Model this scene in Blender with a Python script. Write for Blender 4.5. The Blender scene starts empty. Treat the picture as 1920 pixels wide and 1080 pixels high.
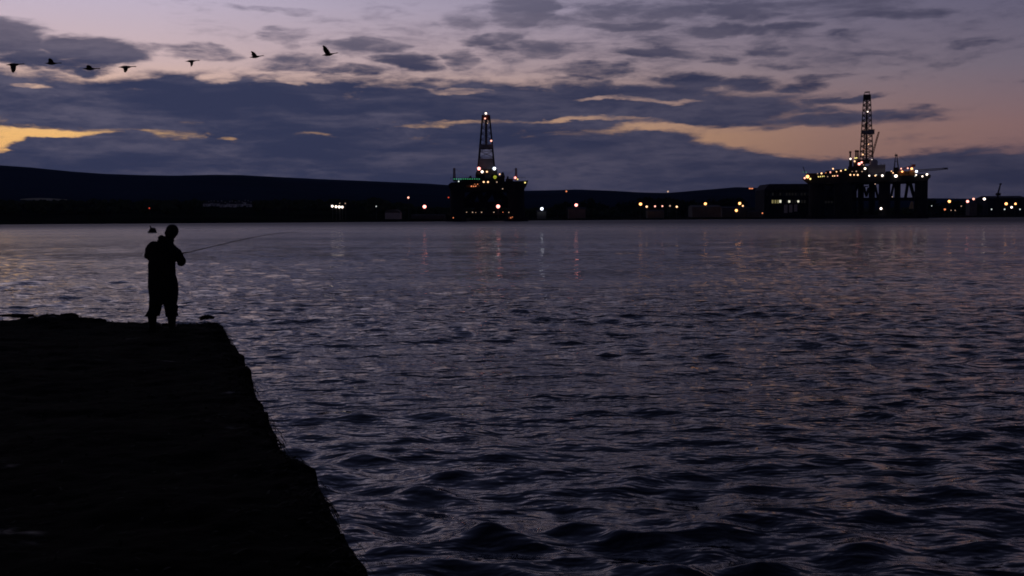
import bpy, math, random
import numpy as np
from mathutils import Vector, Matrix

random.seed(7)
S = bpy.context.scene
C = S.collection

# ------------------------------------------------------------------ camera
FPX = 2058.0                       # focal length in pixels of a 1920 px wide frame
CAM_Z = 2.5                        # metres above the water
PITCH = math.atan((540 - 408.5) / FPX)
ROLL = -0.0055
cam_data = bpy.data.cameras.new('camera')
cam_data.sensor_width = 36.0
cam_data.lens = 36.0 * FPX / 1920.0
cam_data.clip_start = 0.1
cam_data.clip_end = 40000.0
cam = bpy.data.objects.new('camera', cam_data)
C.objects.link(cam)
CAM_M = (Matrix.Translation((0, 0, CAM_Z)) @ Matrix.Rotation(math.pi / 2 - PITCH, 4, 'X')
         @ Matrix.Rotation(ROLL, 4, 'Z'))
cam.matrix_world = CAM_M
S.camera = cam
CAM_R = CAM_M.to_3x3()
EYE = Vector((0, 0, CAM_Z))


def ray(x, y):
    d = CAM_R @ Vector(((x - 960) / FPX, (540 - y) / FPX, -1.0))
    return d.normalized()


def P(x, y, depth):                # point seen at (x, y), at world distance Y = depth
    d = ray(x, y)
    return EYE + d * (depth / d.y)


def G(x, y, z):                    # point seen at (x, y) on the level z
    d = ray(x, y)
    return EYE + d * ((z - CAM_Z) / d.z)


def lin(c):
    c = c / 255.0
    return c / 12.92 if c <= 0.04045 else ((c + 0.055) / 1.055) ** 2.4


def rgb(r, g, b):
    return (lin(r), lin(g), lin(b), 1.0)


# ------------------------------------------------------------------ render settings
S.render.engine = 'CYCLES'
S.cycles.use_denoising = True
S.cycles.max_bounces = 6
S.cycles.diffuse_bounces = 2
S.cycles.glossy_bounces = 3
S.cycles.transmission_bounces = 2
S.cycles.volume_bounces = 0
S.cycles.sample_clamp_indirect = 3.0
S.cycles.caustics_reflective = False
S.cycles.caustics_refractive = False
S.cycles.filter_width = 1.8
S.view_settings.view_transform = 'Standard'
S.view_settings.look = 'None'
S.view_settings.exposure = 0.0
S.view_settings.gamma = 1.0
S.view_settings.use_curve_mapping = False

# ------------------------------------------------------------------ sky
SUN_AZ = -0.47                     # towards the glow at the left, measured from +Y towards +X
world = bpy.data.worlds.new('World')
S.world = world
world.use_nodes = True
wt = world.node_tree
wt.nodes.clear()


def nd(t, kind, **kw):
    n = t.nodes.new(kind)
    for k, v in kw.items():
        setattr(n, k, v)
    return n


def put(t, sock, v):
    if hasattr(v, 'is_output') or isinstance(v, bpy.types.NodeSocket):
        t.links.new(v, sock)
    else:
        sock.default_value = v


def mth(t, op, a, b=None, c=None, clamp=False):
    n = nd(t, 'ShaderNodeMath', operation=op, use_clamp=clamp)
    put(t, n.inputs[0], a)
    if b is not None:
        put(t, n.inputs[1], b)
    if c is not None:
        put(t, n.inputs[2], c)
    return n.outputs[0]


def vmth(t, op, a, b=None, c=None, out=0):
    n = nd(t, 'ShaderNodeVectorMath', operation=op)
    put(t, n.inputs[0], a)
    if b is not None:
        put(t, n.inputs[1], b)
    if c is not None:
        put(t, n.inputs[2], c)
    return n.outputs[out]


def mrange(t, v, a, b, c=0.0, d=1.0, smooth=True):
    n = nd(t, 'ShaderNodeMapRange', interpolation_type='SMOOTHSTEP' if smooth else 'LINEAR')
    put(t, n.inputs['Value'], v)
    n.inputs['From Min'].default_value = a
    n.inputs['From Max'].default_value = b
    n.inputs['To Min'].default_value = c
    n.inputs['To Max'].default_value = d
    return n.outputs['Result']


def mixc(t, f, a, b, mode='MIX'):
    n = nd(t, 'ShaderNodeMix', data_type='RGBA', blend_type=mode)
    put(t, n.inputs[0], f)
    put(t, n.inputs[6], a)
    put(t, n.inputs[7], b)
    return n.outputs[2]


def ramp(t, f, stops):
    n = nd(t, 'ShaderNodeValToRGB')
    e = n.color_ramp.elements
    e[0].position, e[0].color = stops[0]
    e[1].position, e[1].color = stops[-1]
    for p, c in stops[1:-1]:
        k = e.new(p)
        k.color = c
    put(t, n.inputs[0], f)
    return n.outputs[0]


def noise(t, vec, scale=1.0, detail=5.0, rough=0.55, distort=0.0):
    n = nd(t, 'ShaderNodeTexNoise')
    put(t, n.inputs['Vector'], vec)
    n.inputs['Scale'].default_value = scale
    n.inputs['Detail'].default_value = detail
    n.inputs['Roughness'].default_value = rough
    n.inputs['Distortion'].default_value = distort
    return n


def build_sky(t):
    out = nd(t, 'ShaderNodeOutputWorld')
    bg = nd(t, 'ShaderNodeBackground')
    t.links.new(bg.outputs[0], out.inputs[0])
    g = nd(t, 'ShaderNodeTexCoord').outputs['Generated']
    sx = nd(t, 'ShaderNodeSeparateXYZ')
    t.links.new(g, sx.inputs[0])
    X, Y, Z = sx.outputs
    el = mth(t, 'ARCSINE', Z)
    az = mth(t, 'ARCTAN2', X, Y)
    # ---- clear dusk sky: by height above the horizon and by angle from the set sun
    h = mth(t, 'SQRT', mth(t, 'MAXIMUM', mth(t, 'MULTIPLY', el, 2 / math.pi), 0.0))
    c_sun = mth(t, 'ADD', mth(t, 'MULTIPLY', X, math.sin(SUN_AZ)), mth(t, 'MULTIPLY', Y, math.cos(SUN_AZ)))
    c_len = mth(t, 'SQRT', mth(t, 'ADD', mth(t, 'MULTIPLY', X, X), mth(t, 'MULTIPLY', Y, Y)))
    a = mth(t, 'ARCCOSINE', mth(t, 'DIVIDE', c_sun, mth(t, 'MAXIMUM', c_len, 0.001)))
    near = ramp(t, h, [(0.0, rgb(235, 158, 90)), (0.215, rgb(252, 196, 124)), (0.258, rgb(232, 188, 158)),
                       (0.293, rgb(212, 184, 184)), (0.346, rgb(196, 183, 204)), (0.42, rgb(104, 105, 138)),
                       (0.56, rgb(66, 71, 104)), (1.0, rgb(34, 38, 58))])
    far = ramp(t, h, [(0.0, rgb(106, 80, 88)), (0.18, rgb(122, 94, 102)), (0.22, rgb(124, 97, 106)),
                      (0.282, rgb(106, 98, 116)), (0.345, rgb(86, 84, 110)), (0.42, rgb(46, 48, 70)),
                      (0.56, rgb(34, 37, 56)), (1.0, rgb(20, 23, 38))])
    fall = ramp(t, a, [(0.0, (0, 0, 0, 1)), (0.16, (.05,) * 3 + (1,)), (0.44, (.42,) * 3 + (1,)), (0.634, (.71,) * 3 + (1,)),
                       (0.75, (.87,) * 3 + (1,)), (1.0, (1, 1, 1, 1))])
    clear = mixc(t, fall, near, far)
    clear = mixc(t, mrange(t, a, 0.9, 2.6), clear, mixc(t, 1.0, clear, (0.34, 0.38, 0.46, 1), 'MULTIPLY'))
    nish = nd(t, 'ShaderNodeTexSky', sky_type='NISHITA', sun_disc=False)
    nish.sun_elevation = math.radians(-1.5)
    nish.sun_rotation = SUN_AZ
    nish.sun_size = math.radians(0.5)
    clear = mixc(t, 1.0, clear, mixc(t, 1.0, nish.outputs[0], (0.015, 0.015, 0.015, 1), 'MULTIPLY'), 'ADD')
    # ---- clouds: banks and streaks where they hang over the firth, broken up by noise
    wob = noise(t, vmth(t, 'MULTIPLY', g, (9, 9, 34)), 1.0, 2.0, 0.5).outputs['Color']
    wob2 = noise(t, vmth(t, 'MULTIPLY', g, (34, 34, 120)), 1.0, 4.0, 0.6).outputs['Color']
    gw = vmth(t, 'MULTIPLY_ADD', vmth(t, 'SUBTRACT', wob, (0.5, 0.5, 0.5)), (0.05, 0.05, 0.014), g)
    gw = vmth(t, 'MULTIPLY_ADD', vmth(t, 'SUBTRACT', wob2, (0.5, 0.5, 0.5)), (0.016, 0.016, 0.005), gw)
    n1 = noise(t, vmth(t, 'MULTIPLY', gw, (16, 16, 66)), 1.0, 7.0, 0.6).outputs['Fac']
    n2 = noise(t, vmth(t, 'MULTIPLY_ADD', gw, (7, 7, 46), (3.1, 7.7, 1.3)), 1.0, 7.0, 0.62).outputs['Fac']
    n3 = noise(t, vmth(t, 'MULTIPLY_ADD', gw, (46, 46, 230), (9.1, 2.7, 5.3)), 1.0, 5.0, 0.65).outputs['Fac']
    cv = nd(t, 'ShaderNodeCombineXYZ')
    t.links.new(az, cv.inputs[0])
    t.links.new(el, cv.inputs[1])
    q = vmth(t, 'MULTIPLY_ADD', vmth(t, 'SUBTRACT', wob, (0.5, 0.5, 0.5)), (0.075, 0.026, 0), cv.outputs[0])
    q = vmth(t, 'MULTIPLY_ADD', vmth(t, 'SUBTRACT', wob2, (0.5, 0.5, 0.5)), (0.030, 0.010, 0), q)

    def blob(x, y, rx, ry):
        d = ray(x, y)
        a0, e0 = math.atan2(d.x, d.y), math.asin(d.z)
        ix, iy = FPX / rx, FPX / ry
        v = vmth(t, 'MULTIPLY_ADD', q, (ix, iy, 0), (-a0 * ix, -e0 * iy, 0))
        r2 = vmth(t, 'DOT_PRODUCT', v, v, out=1)
        return mrange(t, r2, 0.0, 2.2, 1.0, 0.0)

    cov = mth(t, 'MULTIPLY', mrange(t, el, 0.17, 0.32), 0.34)
    for x, y, rx, ry, w in CLOUDS:
        cov = mth(t, 'MAXIMUM', cov, mth(t, 'MULTIPLY', blob(x, y, rx, ry), w))
    for x, y, rx, ry, w in GAPS:
        cov = mth(t, 'MULTIPLY', cov, mth(t, 'MULTIPLY_ADD', blob(x, y, rx, ry), -w, 1.0))
    v = mth(t, 'MULTIPLY_ADD', mth(t, 'SUBTRACT', n1, 0.5), 1.9, cov)
    v = mth(t, 'MULTIPLY_ADD', mth(t, 'SUBTRACT', n3, 0.5), 1.0, v)
    dens = mrange(t, v, 0.10, 1.05)
    dark = mixc(t, mrange(t, a, 0.05, 1.0), rgb(54, 59, 87), rgb(47, 49, 72))
    pale = mixc(t, mrange(t, a, 0.05, 1.0), rgb(92, 89, 110), rgb(68, 66, 86))
    lowf = mth(t, 'MULTIPLY', mrange(t, n2, 0.38, 0.64), mrange(t, n3, 0.3, 0.65, 0.4, 1.0))
    cl = mixc(t, lowf, dark, pale)
    # thin clouds high up let more light through
    high = mrange(t, el, 0.12, 0.2)
    cl = mixc(t, mth(t, 'MULTIPLY', high, 0.35), cl, clear)
    col = mixc(t, dens, clear, cl)
    t.links.new(col, bg.inputs['Color'])
    bg.inputs['Strength'].default_value = 1.0


CLOUDS = [  # x, y, half width, half height (as seen from the jetty), weight
    (620, 248, 330, 26, 1.4), (470, 256, 120, 18, 1.5), (330, 198, 640, 50, 1.4), (1010, 202, 430, 48, 1.4), (1330, 206, 150, 34, 1.3), (1545, 222, 180, 18, 1.15),
    (1665, 212, 85, 8, .85), (230, 292, 350, 42, 1.5), (700, 298, 780, 52, 1.5), (1140, 312, 440, 68, 1.5),
    (1390, 308, 170, 38, 1.4), (960, 374, 4000, 76, 1.6), (1800, 352, 620, 60, 1.6), (-500, 230, 500, 120, 1.3),
    (5, 72, 78, 36, 1.3), (190, 97, 82, 17, 1.25), (80, 110, 105, 13, 1.15),
    (365, 110, 58, 13, 0.86), (540, 70, 46, 20, 0.80), (560, 118, 70, 14, 0.84), (505, 13, 60, 8, 0.74),
    (690, 92, 60, 20, 0.99), (760, 112, 52, 13, 0.99), (850, 105, 30, 18, 0.74), (640, 132, 60, 10, 0.84),
    (975, 25, 56, 26, 0.94), (880, 32, 48, 18, 0.74), (920, 75, 72, 12, 0.90), (1000, 98, 100, 19, 0.84),
    (1060, 45, 70, 12, 0.69), (1200, 25, 120, 24, 0.94), (1180, 52, 80, 11, 0.99), (1370, 62, 84, 13, 1.09),
    (1420, 22, 100, 22, 0.99), (1120, 132, 82, 12, 0.90), (1230, 100, 82, 10, 0.86), (1500, 52, 70, 8, 0.84),
    (1650, 25, 130, 13, 0.90), (1560, 8, 160, 15, 0.80), (1460, 95, 60, 7, 0.78), (1480, 118, 50, 7, 0.76),
    (1340, 105, 50, 8, 0.78), (1590, 67, 34, 6, 0.74), (1390, 152, 60, 15, 1.09), (1300, 152, 60, 22, 1.00),
    (1480, 158, 54, 10, 0.94), (1530, 142, 38, 10, 0.74), (1560, 180, 80, 5, 0.84), (1520, 198, 60, 9, 0.94),
    (1800, 82, 38, 6, 0.64), (1650, 93, 50, 6, 0.64), (1500, 287, 34, 6, 0.84), (1350, 60, 480, 100, .44),
    (700, 80, 260, 70, 0.28)]
GAPS = [
    (70, 252, 112, 6.5, .9), (0, 264, 34, 10, .88), (425, 260, 26, 3, .35), (570, 262, 50, 4, .3),
    (850, 238, 95, 5, .5), (1000, 231, 110, 4, .5), (1120, 229, 110, 5, .58), (1300, 241, 115, 10, .95),
    (1420, 258, 115, 15, 1.0), (1560, 268, 170, 22, 1.0), (1140, 186, 90, 5, .62), (860, 171, 60, 4, .6),
    (1240, 190, 70, 4, .6), (30, 156, 40, 6, .7), (590, 154, 32, 9, .75), (430, 152, 34, 7, .6)]
build_sky(wt)
world.cycles.sampling_method = 'MANUAL'
world.cycles.sample_map_resolution = 512

# the sun is under the horizon behind the cloud bank: only a trace of warm light is left
sun_data = bpy.data.lights.new('sun', 'SUN')
sun_data.energy = 0.012
sun_data.angle = math.radians(20)
sun_data.color = (1.0, 0.72, 0.5)
sun = bpy.data.objects.new('sun', sun_data)
C.objects.link(sun)
_sd = Vector((math.sin(SUN_AZ) * math.cos(0.06), math.cos(SUN_AZ) * math.cos(0.06), math.sin(0.06)))
sun.rotation_euler = (-_sd).to_track_quat('-Z', 'Y').to_euler()
sun.location = (-60, 120, 60)


# ------------------------------------------------------------------ materials
def mat(name, color, rough=0.8, spec=0.3, var=0.0, vscale=1.0, metallic=0.0, bump=0.0, bscale=8.0):
    m = bpy.data.materials.new(name)
    m.use_nodes = True
    t = m.node_tree
    b = t.nodes['Principled BSDF']
    b.inputs['Roughness'].default_value = rough
    b.inputs['Specular IOR Level'].default_value = spec
    b.inputs['Metallic'].default_value = metallic
    co = nd(t, 'ShaderNodeTexCoord').outputs['Object']
    if var > 0:
        n = noise(t, co, vscale, 6.0, 0.6).outputs['Fac']
        lo = tuple(c * (1 - var) for c in color[:3]) + (1,)
        hi = tuple(min(1, c * (1 + var)) for c in color[:3]) + (1,)
        put(t, b.inputs['Base Color'], mixc(t, mrange(t, n, 0.3, 0.7), lo, hi))
    else:
        b.inputs['Base Color'].default_value = tuple(color[:3]) + (1,)
    if bump > 0:
        bn = nd(t, 'ShaderNodeBump')
        bn.inputs['Strength'].default_value = 1.0
        bn.inputs['Distance'].default_value = bump
        t.links.new(noise(t, co, bscale, 6.0, 0.6).outputs['Fac'], bn.inputs['Height'])
        t.links.new(bn.outputs[0], b.inputs['Normal'])
    return m


def glow(name, color, strength):
    m = bpy.data.materials.new(name)
    m.use_nodes = True
    b = m.node_tree.nodes['Principled BSDF']
    b.inputs['Base Color'].default_value = (0.05, 0.05, 0.05, 1)
    b.inputs['Emission Color'].default_value = tuple(color) + (1,)
    b.inputs['Emission Strength'].default_value = strength
    return m


def rock_material():
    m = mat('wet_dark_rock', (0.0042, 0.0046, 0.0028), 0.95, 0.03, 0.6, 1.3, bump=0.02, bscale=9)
    t = m.node_tree
    b = t.nodes['Principled BSDF']
    co = nd(t, 'ShaderNodeTexCoord').outputs['Object']
    wet = mrange(t, noise(t, vmth(t, 'MULTIPLY', co, (1.1, 1.6, 1.0)), 1.0, 5.0, 0.6).outputs['Fac'], 0.63, 0.76)
    put(t, b.inputs['Roughness'], mth(t, 'MULTIPLY_ADD', wet, -0.5, 0.95))
    put(t, b.inputs['Specular IOR Level'], mth(t, 'MULTIPLY_ADD', wet, 0.13, 0.03))
    return m


M = dict(
    rock=rock_material(),
    weed=mat('bladder_wrack', (0.005, 0.006, 0.002), 0.8, 0.08, 0.5, 3.0),
    cloth=mat('dark_waterproof_cloth', (0.012, 0.012, 0.015), 0.9, 0.1, 0.3, 6.0, bump=0.004, bscale=14),
    trouser=mat('dark_trouser_cloth', (0.010, 0.010, 0.012), 0.92, 0.1, 0.3, 6.0, bump=0.004, bscale=14),
    boot=mat('black_rubber', (0.008, 0.008, 0.008), 0.6, 0.2),
    skin=mat('skin', (0.30, 0.17, 0.12), 0.6, 0.3, 0.1, 12.0),
    hair=mat('dark_hair', (0.012, 0.010, 0.008), 0.8, 0.2, 0.3, 40.0),
    rod=mat('dark_carbon_rod', (0.02, 0.02, 0.02), 0.4, 0.3),
    cork=mat('cork_grip', (0.12, 0.08, 0.05), 0.9, 0.2, 0.3, 60.0),
    steel=mat('dull_steel', (0.10, 0.10, 0.11), 0.5, 0.4, 0.2, 5.0),
    bird=mat('dark_goose_feathers', (0.02, 0.018, 0.016), 0.9, 0.1, 0.4, 5.0),
    buoy=mat('weathered_buoy_paint', (0.02, 0.018, 0.018), 0.8, 0.2, 0.5, 2.0),
    land=mat('dark_pasture', (0.016, 0.018, 0.010), 1.0, 0.0, 0.5, 0.01),
    stubble=mat('pale_stubble_field', (0.42, 0.38, 0.26), 1.0, 0.0, 0.2, 0.02),
    hill=mat('heather_hill', (0.008, 0.014, 0.030), 1.0, 0.0, 0.5, 0.0016),
    leaf=mat('dark_foliage', (0.030, 0.040, 0.016), 0.9, 0.05, 0.4, 0.3),
    bark=mat('bark', (0.05, 0.04, 0.03), 0.95, 0.1, 0.3, 1.0),
    hull=mat('dark_rig_paint', (0.018, 0.018, 0.020), 0.8, 0.15, 0.4, 0.08),
    deck=mat('grimy_deck_steel', (0.030, 0.028, 0.026), 0.8, 0.15, 0.4, 0.12),
    module=mat('pale_module_paint', (0.34, 0.34, 0.36), 0.75, 0.2, 0.2, 0.15),
    windwall=mat('grey_windwall_sheet', (0.16, 0.17, 0.20), 0.8, 0.2, 0.2, 0.2),
    lattice=mat('dark_derrick_steel', (0.030, 0.026, 0.028), 0.8, 0.15, 0.3, 0.2),
    redsteel=mat('faded_red_crane_steel', (0.20, 0.05, 0.035), 0.7, 0.2, 0.3, 0.3),
    ochre=mat('ochre_lamplit_paint', (0.30, 0.15, 0.05), 0.75, 0.2, 0.2, 0.3),  # warm lamplight on the lit deck block is put into this base colour
    pole=mat('galvanised_pole', (0.06, 0.06, 0.06), 0.7, 0.3),
    white_wall=mat('white_render', (0.42, 0.42, 0.43), 0.9, 0.1, 0.1, 0.3),
    pale_wall=mat('pale_cladding', (0.11, 0.107, 0.105), 0.85, 0.15, 0.2, 0.1),
    dark_wall=mat('dark_corrugated_cladding', (0.018, 0.018, 0.022), 0.85, 0.1, 0.3, 0.08),
    roof=mat('slate_roof', (0.045, 0.045, 0.055), 0.85, 0.1, 0.3, 0.3),
    cottage=mat('whitewash', (0.78, 0.78, 0.80), 0.9, 0.1, 0.1, 0.3),
    door=mat('pale_door_paint', (0.62, 0.58, 0.54), 0.8, 0.2, 0.2, 0.3),
    glass=mat('dark_window_glass', (0.03, 0.035, 0.04), 0.3, 0.4),
    tent=mat('tan_tarpaulin', (0.45, 0.34, 0.18), 0.9, 0.1, 0.2, 0.3),
)
GLOW = dict(
    white=glow('white_floodlight', (1.0, 0.82, 0.70), 3.4), blue=glow('cold_white_floodlight', (0.80, 0.86, 1.0), 3.4),
    red=glow('sodium_red_lamp', (1.0, 0.32, 0.28), 4.0), orange=glow('sodium_orange_lamp', (1.0, 0.42, 0.14), 3.8),
    warm=glow('warm_lamp', (1.0, 0.56, 0.28), 2.4), pink=glow('pinkish_lamp', (1.0, 0.42, 0.32), 2.4),
    yellow=glow('yellow_lamp', (1.0, 0.80, 0.25), 1.7), lime=glow('yellow_green_lamp', (0.60, 0.66, 0.06), 0.55),
    green=glow('green_deck_light', (0.08, 0.60, 0.26), 0.8), dim=glow('dim_warm_lamp', (1.0, 0.66, 0.45), 0.75),
    dimw=glow('dim_white_lamp', (0.9, 1.0, 0.95), 1.0), ember=glow('dim_orange_lamp', (1.0, 0.30, 0.12), 1.3),
    beacon=glow('dim_red_beacon', (1.0, 0.10, 0.05), 0.9),
    win_y=glow('lit_window_yellow', (1.0, 0.85, 0.35), 0.22), win_w=glow('lit_window_white', (1.0, 0.97, 0.75), 1.0),
    win_d=glow('faintly_lit_window', (0.8, 0.75, 0.65), 0.008), win_g=glow('lit_window_green', (0.75, 0.85, 0.4), 0.14),
)


# ------------------------------------------------------------------ mesh helpers
class MB:
    def __init__(self):
        self.v, self.f = [], []

    def add(self, vs, fs):
        o = len(self.v)
        self.v += [tuple(p) for p in vs]
        self.f += [tuple(i + o for i in f) for f in fs]
        return self

    def box(self, c, s, rz=0.0):
        x, y, z = s[0] / 2, s[1] / 2, s[2] / 2
        ca, sa = math.cos(rz), math.sin(rz)
        vs = []
        for dz in (-z, z):
            for dx, dy in ((-x, -y), (x, -y), (x, y), (-x, y)):
                vs.append((c[0] + dx * ca - dy * sa, c[1] + dx * sa + dy * ca, c[2] + dz))
        return self.add(vs, [(3, 2, 1, 0), (4, 5, 6, 7), (0, 1, 5, 4), (1, 2, 6, 5), (2, 3, 7, 6), (3, 0, 4, 7)])

    def prism(self, poly, y0, y1, cx=0.0):   # outline in x, z (counter-clockwise seen from -y) pushed along y
        n = len(poly)
        vs = [(x, y0, z) for x, z in poly] + [(x, y1, z) for x, z in poly]
        fs = [tuple(range(n)), tuple(range(2 * n - 1, n - 1, -1))]
        fs += [(i, n + i, n + (i + 1) % n, (i + 1) % n) for i in range(n)]
        return self.add(vs, fs)

    def beam(self, p, q, w, w2=None):
        return self.tube(p, q, w * 0.7071, (w2 if w2 else w) * 0.7071, 4)

    def tube(self, p, q, r1, r2=None, n=10):
        r2 = r1 if r2 is None else r2
        p, q = Vector(p), Vector(q)
        d = (q - p).normalized()
        u = d.cross(Vector((0, 0, 1)) if abs(d.z) < 0.95 else Vector((0, 1, 0))).normalized()
        w = d.cross(u)
        vs = []
        for c, r in ((p, r1), (q, r2)):
            for i in range(n):
                a = 2 * math.pi * (i + 0.5) / n
                vs.append(c + (u * math.cos(a) + w * math.sin(a)) * r)
        fs = [(i, (i + 1) % n, n + (i + 1) % n, n + i) for i in range(n)]
        fs += [tuple(range(n - 1, -1, -1)), tuple(range(n, 2 * n))]
        return self.add(vs, fs)

    def rings(self, rings):                    # list of equally long closed loops
        n = len(rings[0])
        vs = [p for r in rings for p in r]
        fs = []
        for k in range(len(rings) - 1):
            for i in range(n):
                j = (i + 1) % n
                fs.append((k * n + i, k * n + j, (k + 1) * n + j, (k + 1) * n + i))
        fs += [tuple(range(n - 1, -1, -1)), tuple(range((len(rings) - 1) * n, len(rings) * n))]
        return self.add(vs, fs)

    def lathe(self, prof, c=(0, 0, 0), n=16):  # (r, z) profile
        return self.rings([[(c[0] + r * math.cos(2 * math.pi * i / n), c[1] + r * math.sin(2 * math.pi * i / n), c[2] + z)
                            for i in range(n)] for r, z in prof])

    def ellip(self, c, r, n=14, m=9, rot=None):
        rr = []
        for k in range(m):
            th = -math.pi / 2 + math.pi * (k + 0.5) / m
            ring_ = []
            for i in range(n):
                a = 2 * math.pi * i / n
                v = Vector((r[0] * math.cos(th) * math.cos(a), r[1] * math.cos(th) * math.sin(a), r[2] * math.sin(th)))
                if rot is not None:
                    v = rot @ v
                ring_.append(Vector(c) + v)
            rr.append(ring_)
        return self.rings(rr)

    def chain(self, pts, radii, n=12):         # a rounded limb through the points
        pts = [Vector(p) for p in pts]
        for p, q, a, b in zip(pts, pts[1:], radii, radii[1:]):
            self.tube(p, q, a, b, n)
        for p, a in zip(pts, radii):
            self.ellip(p, (a, a, a), n, 7)
        return self

    def sections(self, secs, n=20):            # (cx, cy, z, half width, half depth)
        return self.rings([[(cx + hw * math.cos(2 * math.pi * i / n), cy + hd * math.sin(2 * math.pi * i / n), z)
                            for i in range(n)] for cx, cy, z, hw, hd in secs])

    def mesh(self, name, m, smooth=False):
        me = bpy.data.meshes.new(name)
        me.from_pydata(self.v, [], self.f)
        me.validate()
        me.update()
        if m is not None:
            me.materials.append(m)
        if smooth:
            me.polygons.foreach_set('use_smooth', [True] * len(me.polygons))
        return me

    def build(self, name, m, parent=None, loc=(0, 0, 0), smooth=False):
        return link(name, self.mesh(name, m, smooth), parent, loc)


def link(name, me, parent=None, loc=(0, 0, 0)):
    o = bpy.data.objects.new(name, me)
    C.objects.link(o)
    o.location = loc
    if parent is not None:
        o.parent = parent
    return o


def tag(o, label=None, cat=None, group=None, kind=None):
    if label:
        o['label'] = label
    if cat:
        o['category'] = cat
    if group:
        o['group'] = group
    if kind:
        o['kind'] = kind
    return o


def thing(name, label, cat, loc, group=None, rz=0.0):
    o = bpy.data.objects.new(name, None)
    C.objects.link(o)
    o.location = loc
    o.rotation_euler = (0, 0, rz)
    o.empty_display_size = 0.5
    return tag(o, label, cat, group)


def np_mesh(name, verts, faces, m, smooth=True):
    me = bpy.data.meshes.new(name)
    nv, nf = len(verts), len(faces)
    me.vertices.add(nv)
    me.vertices.foreach_set('co', np.asarray(verts, np.float32).ravel())
    k = faces.shape[1]
    me.loops.add(nf * k)
    me.loops.foreach_set('vertex_index', faces.astype(np.int32).ravel())
    me.polygons.add(nf)
    me.polygons.foreach_set('loop_start', np.arange(nf, dtype=np.int32) * k)
    me.polygons.foreach_set('use_smooth', np.full(nf, smooth))
    me.update(calc_edges=True)
    me.materials.append(m)
    return me


def grid_faces(nr, nc):
    a = np.arange(nr * nc).reshape(nr, nc)
    return np.stack([a[:-1, :-1], a[:-1, 1:], a[1:, 1:], a[1:, :-1]], -1).reshape(-1, 4)


def fuse(o, voxel, smooth_it=6):               # weld overlapping pieces into one continuous skin
    md = o.modifiers.new('r', 'REMESH')
    md.mode = 'VOXEL'
    md.voxel_size = voxel
    md.use_smooth_shade = True
    if smooth_it:
        sm = o.modifiers.new('s', 'SMOOTH')
        sm.factor = 0.5
        sm.iterations = smooth_it
    dg = bpy.context.evaluated_depsgraph_get()
    dg.update()
    me = bpy.data.meshes.new_from_object(o.evaluated_get(dg))
    me.name = o.name
    o.modifiers.clear()
    old = o.data
    o.data = me
    bpy.data.meshes.remove(old)
    return o


rng = np.random.default_rng(11)


def vnoise(x, y, freq, seed=0, octaves=4, gain=0.5):   # smooth value noise, in about -1..1
    r = np.random.default_rng(seed + 100)
    tab = r.uniform(-1, 1, (256, 256))
    tot, amp = 0, 1.0
    for o in range(octaves):
        fx, fy = x * freq + 17.3 * o, y * freq + 9.1 * o
        ix, iy = np.floor(fx).astype(int), np.floor(fy).astype(int)
        tx, ty = fx - ix, fy - iy
        tx, ty = tx * tx * (3 - 2 * tx), ty * ty * (3 - 2 * ty)
        a, b = tab[iy % 256, ix % 256], tab[iy % 256, (ix + 1) % 256]
        c, d = tab[(iy + 1) % 256, ix % 256], tab[(iy + 1) % 256, (ix + 1) % 256]
        tot = tot + amp * ((a * (1 - tx) + b * tx) * (1 - ty) + (c * (1 - tx) + d * tx) * ty)
        amp *= gain
        freq *= 2
    return tot


# ------------------------------------------------------------------ shoreline, land and hills
SHORE_PX = [(-700, 660), (0, 715), (560, 770), (800, 840), (915, 905), (1000, 1000), (1460, 1060), (1700, 1190), (1920, 1330),
            (2700, 1700)]


def shore_d(px):
    return float(np.interp(px, [a for a, _ in SHORE_PX], [b for _, b in SHORE_PX]))


_sx = np.array([(a - 960) / FPX * b for a, b in SHORE_PX])
_sy = np.array([b for _, b in SHORE_PX], float)


def shore_y(x):
    return np.interp(x, _sx, _sy)


def land_z(x, y):
    d = np.maximum(y - shore_y(x), 0)
    left = np.clip((-0.075 - x / np.maximum(y, 1.0)) / 0.06, 0, 1)
    return (1.2 * np.clip(d / 6, 0, 1) + 0.7 * np.clip(d / 60, 0, 1) + 0.0078 * np.clip(d - 60, 0, 1200)
            + left * 0.032 * np.clip(d - 60, 0, 400)
            + 0.35 * vnoise(np.asarray(x, float), np.asarray(y, float), 0.02, 3) * np.clip(d / 40, 0, 1))


def lz(x, y):
    return float(land_z(np.array([x], float), np.array([y], float))[0])


def build_land():
    xs = np.concatenate([np.linspace(-2600, -700, 40), np.linspace(-690, 900, 330), np.linspace(910, 3400, 50)])
    ds = np.concatenate([[-4], np.linspace(0, 12, 5), np.linspace(20, 120, 14), np.linspace(140, 1900, 70)])
    X = np.tile(xs, (len(ds), 1))
    Yc = shore_y(xs)[None, :] + ds[:, None] + 2.5 * vnoise(X, X * 0, 0.03, 5)
    Zc = land_z(X, Yc)
    Zc[0] = -2.0
    Zc[1] = np.maximum(Zc[1], 0.05)
    me = np_mesh('far_shore', np.stack([X, Yc, Zc], -1).reshape(-1, 3), grid_faces(*X.shape), M['land'])
    tag(link('far_shore', me), 'low dark land along the far side of the water', kind='structure')


build_land()

RIDGE = [(-900, 296), (-300, 303), (0, 311), (60, 315), (130, 322), (200, 327), (260, 329), (330, 330), (400, 328.5), (450, 329),
         (520, 333), (600, 337), (700, 341), (800, 345), (860, 349), (985, 358), (1040, 357), (1080, 355.5), (1150, 358),
         (1200, 361), (1250, 362), (1300, 358), (1350, 354), (1380, 351.5), (1400, 352), (1440, 354), (1500, 362),
         (1600, 371), (1750, 372), (1850, 373), (1920, 372), (2300, 374), (3200, 378)]


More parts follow.
